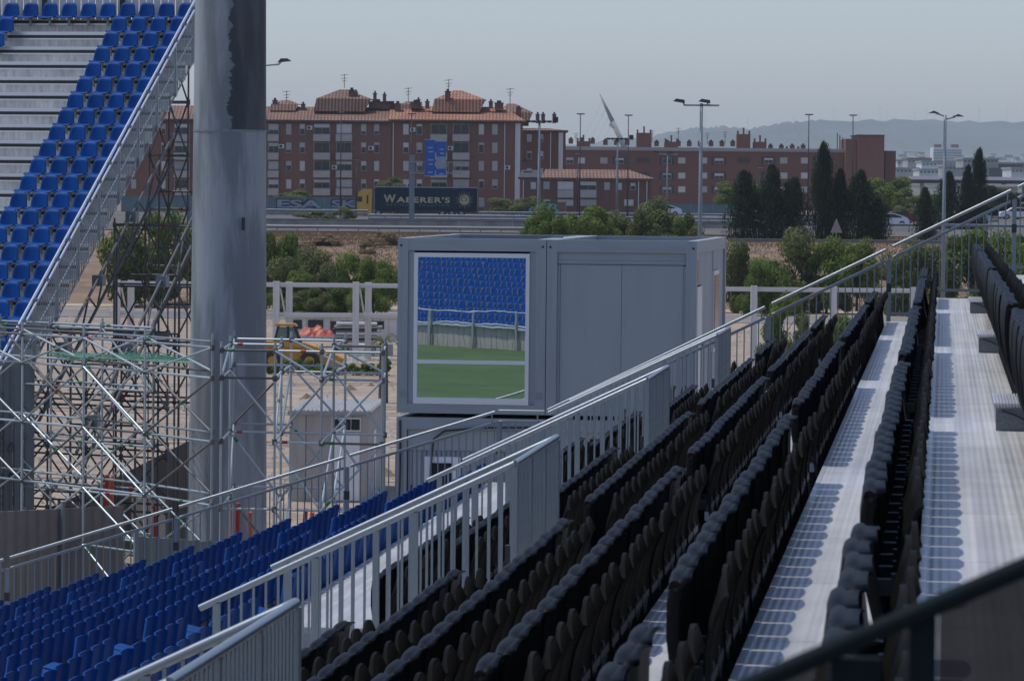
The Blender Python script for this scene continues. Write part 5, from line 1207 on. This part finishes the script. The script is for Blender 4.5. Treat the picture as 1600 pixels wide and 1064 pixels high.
# ================================================================== CORNER STAND ON THE LEFT
LT, LR = .664, .383
o0 = atd(35, 484, 81.4); LF2 = Matrix.Translation((o0.x, o0.y, o0.z - .55)) @ Matrix.Rotation(YAW - R(11.7), 4, 'Z')
G2 = thing('corner_grandstand', 'steep aluminium corner grandstand on the left carrying front facing blue seats', 'grandstand', LF2)
i0, i1 = -5, 18
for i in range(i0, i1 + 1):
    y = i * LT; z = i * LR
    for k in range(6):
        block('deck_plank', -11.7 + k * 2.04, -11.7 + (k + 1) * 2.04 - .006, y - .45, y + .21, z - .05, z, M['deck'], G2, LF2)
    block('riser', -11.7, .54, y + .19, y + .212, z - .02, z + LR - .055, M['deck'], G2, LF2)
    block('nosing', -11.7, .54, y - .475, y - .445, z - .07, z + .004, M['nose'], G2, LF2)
    block('riser_lip', -11.7, .54, y + .165, y + .189, z + .20, z + .23, M['nose'], G2, LF2); block('riser_shade_strip', -11.7, .54, y + .18, y + .1895, z + .235, z + LR - .08, M['dark'], G2, LF2)  # the dark strip is solid and paints in the shade below the next nosing
block('bottom_fascia', -11.7, .54, i0 * LT - .47, i0 * LT - .44, -7, i0 * LR - .08, M['riser'], G2, LF2)
def frontseat():
    m = M['blue']
    b = MB(); nx_, nz_ = 9, 6      # backrest: wider below, rounded on top, dished
    for side in (0, 1):
        for i in range(nx_):
            t = -1 + 2 * i / (nx_ - 1)
            for j in range(nz_):
                s_ = j / (nz_ - 1); w_ = .205 - .045 * s_ ** 1.5; zz = .40 + .34 * s_ - (.05 * abs(t) ** 4) * s_ ** 3
                b.v.append((t * w_, .03 + .09 * s_ - .05 * abs(t) ** 2 + (.02 if side else 0), zz))
    o = nx_ * nz_
    for i in range(nx_ - 1):
        for j in range(nz_ - 1):
            a = i * nz_ + j; b.f.append((a, a + nz_, a + nz_ + 1, a + 1)); b.f.append((o + a, o + a + 1, o + a + nz_ + 1, o + a + nz_))
    for i in range(nx_ - 1): a = i * nz_ + nz_ - 1; b.f.append((a, a + nz_, o + a + nz_, o + a))
    for j in range(nz_ - 1): b.f.append((j, j + 1, o + j + 1, o + j)); a = (nx_ - 1) * nz_ + j; b.f.append((a, o + a, o + a + 1, a + 1))
    p = MB(); ny = 8
    for side in (0, 1):
        for i in range(nx_):
            t = -1 + 2 * i / (nx_ - 1)
            for j in range(ny):
                s_ = j / (ny - 1); yy = .04 - .40 * s_; zz = .40 - .03 * math.sin(s_ * 2.6) + .035 * abs(t) ** 3 + (-.035 if s_ > .99 else 0) - (.02 if side else 0)
                p.v.append((t * (.205 + .012 * s_), yy + .015 * abs(t) ** 3 * s_, zz))
    o = nx_ * ny
    for i in range(nx_ - 1):
        for j in range(ny - 1):
            a = i * ny + j; p.f.append((a, a + 1, a + ny + 1, a + ny)); p.f.append((o + a, o + a + ny, o + a + ny + 1, o + a + 1))
    for i in range(nx_ - 1): a = i * ny + ny - 1; p.f.append((a, o + a, o + a + ny, a + ny))
    for j in range(ny - 1): p.f.append((j, o + j, o + j + 1, j + 1)); a = (nx_ - 1) * ny + j; p.f.append((a, a + 1, o + a + 1, o + a))
    k = MB().box(-.03, .03, .0, .05, .16, .38)
    return b.mesh('backrest', m, True), p.mesh('seat_pan', m, True), k.mesh('bracket', M['riser'])
FS = frontseat()
def place2(x, i, label):
    Mw = LF2 @ Matrix.Translation((x, i * LT, i * LR)) @ Matrix.Rotation(R(rb.uniform(-1.5, 1.5)), 4, 'Z')
    if not vis(Mw @ Vector((0, 0, .6)), 40): return 0
    T = thing('bucket_seat', label, 'seat', Mw, 'front facing blue seats of the corner stand')
    link(bpy.data.objects.new('backrest', FS[0]), T, Mw); link(bpy.data.objects.new('seat_pan', FS[1]), T, Mw); link(bpy.data.objects.new('bracket', FS[2]), T, Mw); return 1
cnt = 0
for i in range(i1, i0 - 1, -1):
    rn_ = 'the top row' if i == i1 else 'the %s row from the top' % (ORD[i1 - i + 1] if i1 - i + 1 < 24 else 'last')
    for c in range(11 if i == i1 else 4):
        cnt += place2(-c * P, i, 'blue bucket seat, %s from sloping rail, %s' % (ORD[c + 1], rn_))
    if i in (i1 - 1, i1 - 2):
        for c in range(1): cnt += place2(-3 * P - 2.36 - .5 - c * P, i, 'blue bucket seat left of the bare steps, %s' % rn_)
# sloping side rail
T = thing('side_guard_rail', 'long steep guard rail with dense balusters closing the corner stand', 'guard rail', LF2 @ Matrix.Translation((.52, 0, 0)))
def sz(y): return y / LT * LR + .30
ya, yb = i0 * LT - .4, i1 * LT + .5
pipe('handrail', (.52, ya, sz(ya) + 1.0), (.52, yb, sz(yb) + 1.0), .03, M['nose'], T, 10, LF2); pipe('second_rail', (.60, ya, sz(ya) + .93), (.60, yb, sz(yb) + .93), .024, M['nose'], T, 10, LF2)
y = ya; q = 0
while y < yb and q < 290:
    block('post' if q % 12 == 0 else 'baluster', .56 - (.03 if q % 12 == 0 else .008), .56 + (.03 if q % 12 == 0 else .008), y - (.03 if q % 12 == 0 else .008), y + (.03 if q % 12 == 0 else .008), sz(y) - .35, sz(y) + .92, M['galv'], T, LF2)
    if q % 6 == 0: block('clamp', .51, .62, y - .04, y + .04, sz(y) + .93, sz(y) + 1.0, M['galvd'], T, LF2)
    y += .12; q += 1
for dz in (-.33, .3): pipe('lower_rail', (.56, ya, sz(ya) + dz), (.56, yb, sz(yb) + dz), .018, M['galv'], T, 8, LF2)
# barrier behind the top row
T = thing('rear_barrier', 'pale ribbed cladding with dark posts behind the top row of the corner stand', 'fence', LF2 @ Matrix.Translation((-5, i1 * LT + .5, i1 * LR)))
yb = i1 * LT + .55; zb = i1 * LR
for k in range(66): block('ribbed_sheet', -11.7 + k * .185, -11.7 + k * .185 + .16, yb, yb + .03, zb - .05, zb + 1.6, M['whitew'], T, LF2)
for k in range(7): block('post', -11.7 + k * 1.99 - .05, -11.7 + k * 1.99 + .05, yb - .12, yb - .03, zb - .4, zb + 1.8, M['dark'], T, LF2)
pipe('barrier_rail', (-11.7, yb - .08, zb + .42), (.5, yb - .08, zb + .42), .025, M['dark'], T, 8, LF2)

# ================================================================== SCAFFOLDS
def scaffold(label, name, plan, levels, F, r=.027, diag=0, mk='scaf', deco=True, top_extra=.15, zbase=None, links=(), seed=1, dense=1):
    # plan: list of rows; each row a list of (x,y) standards; levels: heights
    rr_ = random.Random(seed); T = thing(name, label, 'scaffold', F @ Matrix.Translation((plan[0][0][0], plan[0][0][1], levels[0])))
    zt = levels[-1]; z0 = levels[0] - .6 if zbase is None else zbase
    for row in plan:
        for (x, y) in row:
            pipe('standard', (x, y, z0), (x, y, zt + top_extra), r * .95, M[mk], T, 8, F)
            for z in levels: pipe('node_rosette', (x, y, z - .05), (x, y, z + .05), r * 1.9, M['scafd'], T, 8, F)
    def tube(nm, p, q, i):
        if rr_.random() > dense: return
        pipe(nm, p, q, r * .9, M[mk] if rr_.random() < .85 else M['scafd'], T, 8, F)
        if deco and rr_.random() < .4:
            p = Vector(p); q = Vector(q); d = (q - p).normalized(); c = p + d * (.14 if rr_.random() < .5 else (q - p).length * .55)
            pipe('coloured_sleeve', c, c + d * .1, r * 1.25, M['green'] if rr_.random() < .65 else M['red'], T, 8, F)
    i = 0
    for li, z in enumerate(levels):
        for ri, row in enumerate(plan):
            for kk, (a, b) in enumerate(zip(row, row[1:])):
                tube('ledger', (a[0], a[1], z), (b[0], b[1], z), i); i += 1
                if li + 1 < len(levels):
                    z2 = levels[li + 1]
                    if (kk + diag + ri) % 2: tube('brace', (a[0], a[1] - .04, z), (b[0], b[1] - .04, z2), i)
                    else: tube('brace', (a[0], a[1] - .04, z2), (b[0], b[1] - .04, z), i)
        for r0, r1 in zip(plan, plan[1:]):
            for k, (a, b) in enumerate(zip(r0, r1)):
                tube('transom', (a[0], a[1], z), (b[0], b[1], z), i); i += 1
                if li + 1 < len(levels) and (k + li) % 2 == 0: tube('brace', (a[0], a[1], z), (b[0], b[1], levels[li + 1]), i)
    for row in plan:
        for (x, y) in row: pipe('base_jack', (x, y, .0), (x, y, z0), r * .7, M['scafd'], T, 6, F)
    return T
def prow(pts, off): return [(atc(px, 540, d).x * (1 + off / d), d + off) for px, d in pts]
fr = [(-62, 74.9), (35, 73.4), (131, 71.8), (227, 70.2), (332, 68.0)]
lv = [EYE - h for h in (8.0, 6.75, 5.68, 4.55, 3.42, 2.88)]
scaffold('front scaffold bay with long diagonals, standing before the mast', 'scaffold_tower', [prow(fr, 0), prow(fr, 2.6)], lv, CAMF, r=.024, seed=2)
fr2 = [(362, 68.3), (430, 69.2), (503, 67.9), (598, 67.7)]
scaffold('scaffold bay right of the mast, reaching the container corner', 'scaffold_tower', [prow([(346, 68.2), (430, 68.1), (503, 67.9), (598, 67.7)], 0), prow([(360, 68.3), (440, 68.1), (522, 67.9), (602, 67.7)], 2.6), prow([(366, 68.3), (455, 68.1), (540, 67.9)], 5.0)], [EYE - h for h in (8.2, 6.9, 5.75, 4.55, 3.42, 2.93)], CAMF, r=.024, seed=12, diag=1, dense=.72)
fr3 = [(-80, 80), (0, 79), (80, 78), (160, 77), (240, 76)]
scaffold('dense scaffold in the second rank below the corner stand', 'scaffold_tower', [prow(fr3, 0), prow(fr3, 1.8)], [EYE - h for h in (8.1, 7.1, 6.2, 5.2, 4.1, 2.9)], CAMF, r=.025, seed=5, diag=1)
fr4 = [(-60, 87), (15, 86), (75, 85.4), (135, 85), (190, 84.6), (262, 84)]
scaffold('dense dark scaffold deep under the corner stand', 'scaffold_tower', [prow(fr4, 0), prow(fr4, 2.2), prow(fr4, 4.4)], [EYE - h for h in (8.6, 7.2, 6.0, 4.9, 3.4)], CAMF, r=.025, mk='scafd', seed=6)
# scaffold tower carrying the side of the corner stand
fr5 = [(178, 88.6), (226, 88.4), (273, 88.2), (318, 88.0)]
for rows_, lv5, lab, sd5 in (([prow(fr5, 0), prow(fr5, 2.1)], [EYE - h for h in (5.0, 3.7, 2.35, .95)], 'open scaffold with thin diagonals between the corner stand and the mast', 8),
                        ([[(x, y) for x, y in prow([(232, 93.5), (262, 93), (292, 92.8)], 0)], prow([(232, 93.5), (262, 93), (292, 92.8)], 1.6)], [EYE + h for h in (-2.0, -.6, .7, 2.0, 3.4)], 'tall dark scaffold behind the steep rail of the corner stand', 9)):
    scaffold(lab, 'scaffold_tower', rows_, lv5, CAMF, r=.025, mk='scafd', seed=sd5)
# supporting rakers under the corner stand
T = thing('stand_raker', 'sloping lattice raker under the right side of the corner stand', 'scaffold', LF2 @ Matrix.Translation((.9, 0, 0)))
for x in (.75, 2.2):
    y = -2.0; q = 0
    pipe('raker_tube', (x, -3, -3 / LT * LR - .5), (x, 8.5, 8.5 / LT * LR - .5), .035, M['scafd'], T, 8, LF2); pipe('raker_tube', (x, -3, -3 / LT * LR - 1.1), (x, 8.5, 8.5 / LT * LR - 1.1), .035, M['scafd'], T, 8, LF2)
    while y < 7.6:
        z = y / LT * LR
        pipe('raker_web', (x, y, z - 1.1), (x, y + .6, z + .6 / LT * LR - .5), .024, M['scafd'], T, 6, LF2); pipe('raker_web', (x, y + .6, z + .6 / LT * LR - .5), (x, y + 1.2, z + 1.2 / LT * LR - 1.1), .024, M['scafd'], T, 6, LF2)
        if q % 2 == 0: block('bracket_plate', x - .12, x + .12, y, y + .25, z - .62, z - .38, M['galvd'], T, LF2)
        y += 1.2; q += 1
    for y in (1, 4.2, 7.4): pipe('standard', (x, y, -7.5), (x, y, y / LT * LR - .4), .026, M['scafd'], T, 8, LF2)
for y in (1, 4.2, 7.4):
    for k in range(3): pipe('ledger', (.75, y, y / LT * LR - 1.2 - k * 1.3), (2.2, y, y / LT * LR - 1.2 - k * 1.3), .024, M['scafd'], T, 8, LF2)
# green safety net lying on the front scaffold
b = MB(); r_ = random.Random(2); a0 = atc(110, 556, 75.5); nn = 60
for k in range(46):
    t = k / 46; x0 = -9.2 + t * 2.4; pts = [(x0, 75.6), (x0 + 1.2, 72.5)]
    b.bar((x0, 75.8, EYE - 3.36 - .05 * math.sin(k)), (x0 + .9, 73.6, EYE - 3.36 - .04 * math.cos(k * 2)), .008, 4)
for k in range(16): b.bar((-9.2 + k * .06, 75.8 - k * .14, EYE - 3.33), (-6.8 + k * .06, 75.5 - k * .17, EYE - 3.40), .010, 4)
tag(b.build('safety_net', mat('green_net_cord', (.03, .16, .11), .6), None, CAMF), 'green safety net laid over the tubes of the front scaffold', 'net')
# spare tubes painted red or orange leaning at the base
for i, (px, yt, yb_, dd) in enumerate(((168, 742, 792, 78), (175, 748, 790, 78.5), (240, 790, 822, 76), (362, 782, 842, 74), (372, 786, 846, 74.5), (390, 800, 850, 75), (478, 795, 842, 74), (488, 800, 840, 74.5))):
    a = atc(px, yt, dd); b_ = atc(px - 9 + (i % 3) * 6, yb_ + 60, dd + .4); o = MB().bar(b_, a, .045, 8).build('base_prop', M['orange'] if i % 2 else M['red'], None, CAMF)
    tag(o, ['slanting red prop', 'slanting orange prop'][i % 2] + ' at the scaffold foot, ' + ['left of the pale panel', 'left of the pale panel', 'beside the pale panel', 'in front of the mast foot', 'in front of the mast foot', 'right of the mast foot', 'by the right scaffold bay', 'by the right scaffold bay'][i], 'prop', 'red and orange props at the scaffold foot')
# hoardings and grey tarpaulin wall
def hoard(label, x0, x1, d0, d1, yt, m, w=.26, name='hoarding'):
    a = atc(x0, yt[0], d0); b = atc(x1, yt[1], d1); L = math.hypot(b.x - a.x, d1 - d0); an = math.atan2(d1 - d0, b.x - a.x)
    F = CAMF @ Matrix.Translation((a.x, d0, 0)) @ Matrix.Rotation(an, 4, 'Z'); T = thing(name, label, 'fence', F); n = int(L / w)
    for k in range(n):
        z = a.z + (b.z - a.z) * k / n
        MB().poly([(k * w, 0, 0), (k * w + w * .15, -.035, 0), (k * w + w * .6, -.035, 0), (k * w + w * .75, 0, 0), (k * w + w - .003, 0, 0), (k * w + w - .003, .01, 0), (k * w, .01, 0)], (0, 0, z)).build('ribbed_sheet', m, T, F)
    for k in range(0, n, 9): block('post', k * w - .03, k * w + .03, -.1, -.04, 0, a.z + .1, M['galvd'], T, F)
    return T
M['hoard'] = mat('brownish_grey_hoarding', (.20, .185, .175), .7, .1, .12, .6); M['hoardb'] = mat('blue_grey_hoarding', (.17, .20, .21), .6, .2, .12, .6)
hoard('long brownish ribbed hoarding below the corner stand at the lower left', -60, 207, 70, 73, (802, 789), M['hoard'])
hoard('lower blue grey ribbed hoarding behind the blue seats, under the mast', 209, 352, 67, 68, (838, 848), M['hoardb'])
hoard('grey hoarding at the foot of the corner stand, behind the left scaffold', -30, 60, 78.4, 78.6, (562, 562), M['hoardb'], .22)
T = thing('tarpaulin_wall', 'big grey tarpaulin wall with a sloping top left of the mast', 'wall', CAMF @ Matrix.Translation((-9, 97, 0)))
pts = [atc(x, y, 97) for x, y in ((60, 800), (150, 762), (240, 716), (292, 690), (300, 690), (300, 860), (60, 860))]
pts = [Vector((p.x, 97, max(p.z, 0.0))) for p in pts]
MB().poly(pts, (0, .2, 0)).build('sheet', mat('dusty_grey_tarpaulin', (.15, .135, .13), .8, 0, .15, .5, .3, 1), T, CAMF)
MB().poly([atc(x, y, 96.6) for x, y in ((205, 778), (258, 778), (258, 850), (205, 850))], (0, .1, 0)).build('pale_sheet', M['balc'], T, CAMF)
for k in range(7): p = atc(90 + k * 34, 780 - k * 14, 96.4); pipe('sheet_post', (p.x, 96.7, 0), (p.x, 96.7, p.z), .04, M['scafd'], T, 6, CAMF)

# ================================================================== STAND BEHIND THE CAMERA (what the window mirrors)
wc = F0 @ Vector((-CW * 1.5, 0, -CH / 2)); nrm = (F0.to_3x3() @ Vector((0, -1, 0))).normalized()
din = (wc - E).normalized(); rfl = din - 2 * din.dot(nrm) * nrm; rh = Vector((rfl.x, rfl.y, 0)).normalized(); rr2 = Vector((rh.y, -rh.x, 0))
AL = R(52); ax = (rr2 * math.cos(AL) + rh * math.sin(AL)); ay = (rh * math.cos(AL) - rr2 * math.sin(AL)); org = wc + rh * 158; 
RFm = Matrix(((ax.x, ay.x, 0, org.x), (ax.y, ay.y, 0, org.y), (0, 0, 1, 0), (0, 0, 0, 1)))
G3 = thing('far_grandstand', 'blue seated stand beyond the pitch, seen only mirrored in the container window', 'grandstand', RFm)
for i in range(27):
    block('deck', -32, 32, 1 + i * .75, 1.74 + i * .75, .35 + i * .36, .40 + i * .36, M['deck'], G3, RFm); block('riser', -32, 32, 1 + i * .75, 1.02 + i * .75, .0 + i * .36, .34 + i * .36, M['riser'], G3, RFm)
lx = [(0, 1, RFm @ Matrix.Translation((-31 + c * .52, 1.5 + i * .75 + .2, .40 + i * .36))) for i in range(27) for c in range(120) if i not in (18, 19) ]
vs = []; fs = []
for (_, _, Mw) in lx:
    for me in FS[:2]:
        k = len(vs); step = me.vertices
        vs += [tuple(Mw @ v.co) for v in step]; fs += [tuple(i + k for i in p.vertices) for p in me.polygons]
me = bpy.data.meshes.new('stadium_seats'); me.from_pydata(vs, [], fs); me.materials.append(M['blue']); o = link(bpy.data.objects.new('stadium_seats', me), None, Matrix()); tag(o, 'rows of blue seats mirrored in the container window', 'seats', None, 'stuff')
T = thing('perimeter_fence', 'grey pitch side fence mirrored in the container window', 'fence', RFm)
for k in range(128): block('fence_board', -32 + k * .5, -31.54 + k * .5, .2, .24, 0, 1.25, M['balc'], T, RFm)
for k in range(17): block('post', -32.05 + k * 4, -31.9 + k * 4, .0, .10, 0, 2.2, M['conc'], T, RFm)
for z in (2.2, 1.4, 1.28): pipe('rail', (-32, .1, z), (32, .1, z), .05, M['nose'], T, 6, RFm)
T = thing('stand_front_fence', 'grey panel fence along the pitch at the foot of the lower tier', 'fence', (-16.2, 20, 0))
for k in range(50): block('fence_board', -16.25, -16.2, 1 + k * 1.0, 1.96 + k * 1.0, 0, 1.5, M['hoardb'], T)
pipe('handrail', (-16.2, 1, 1.6), (-16.2, 51, 1.6), .035, M['nose'], T)
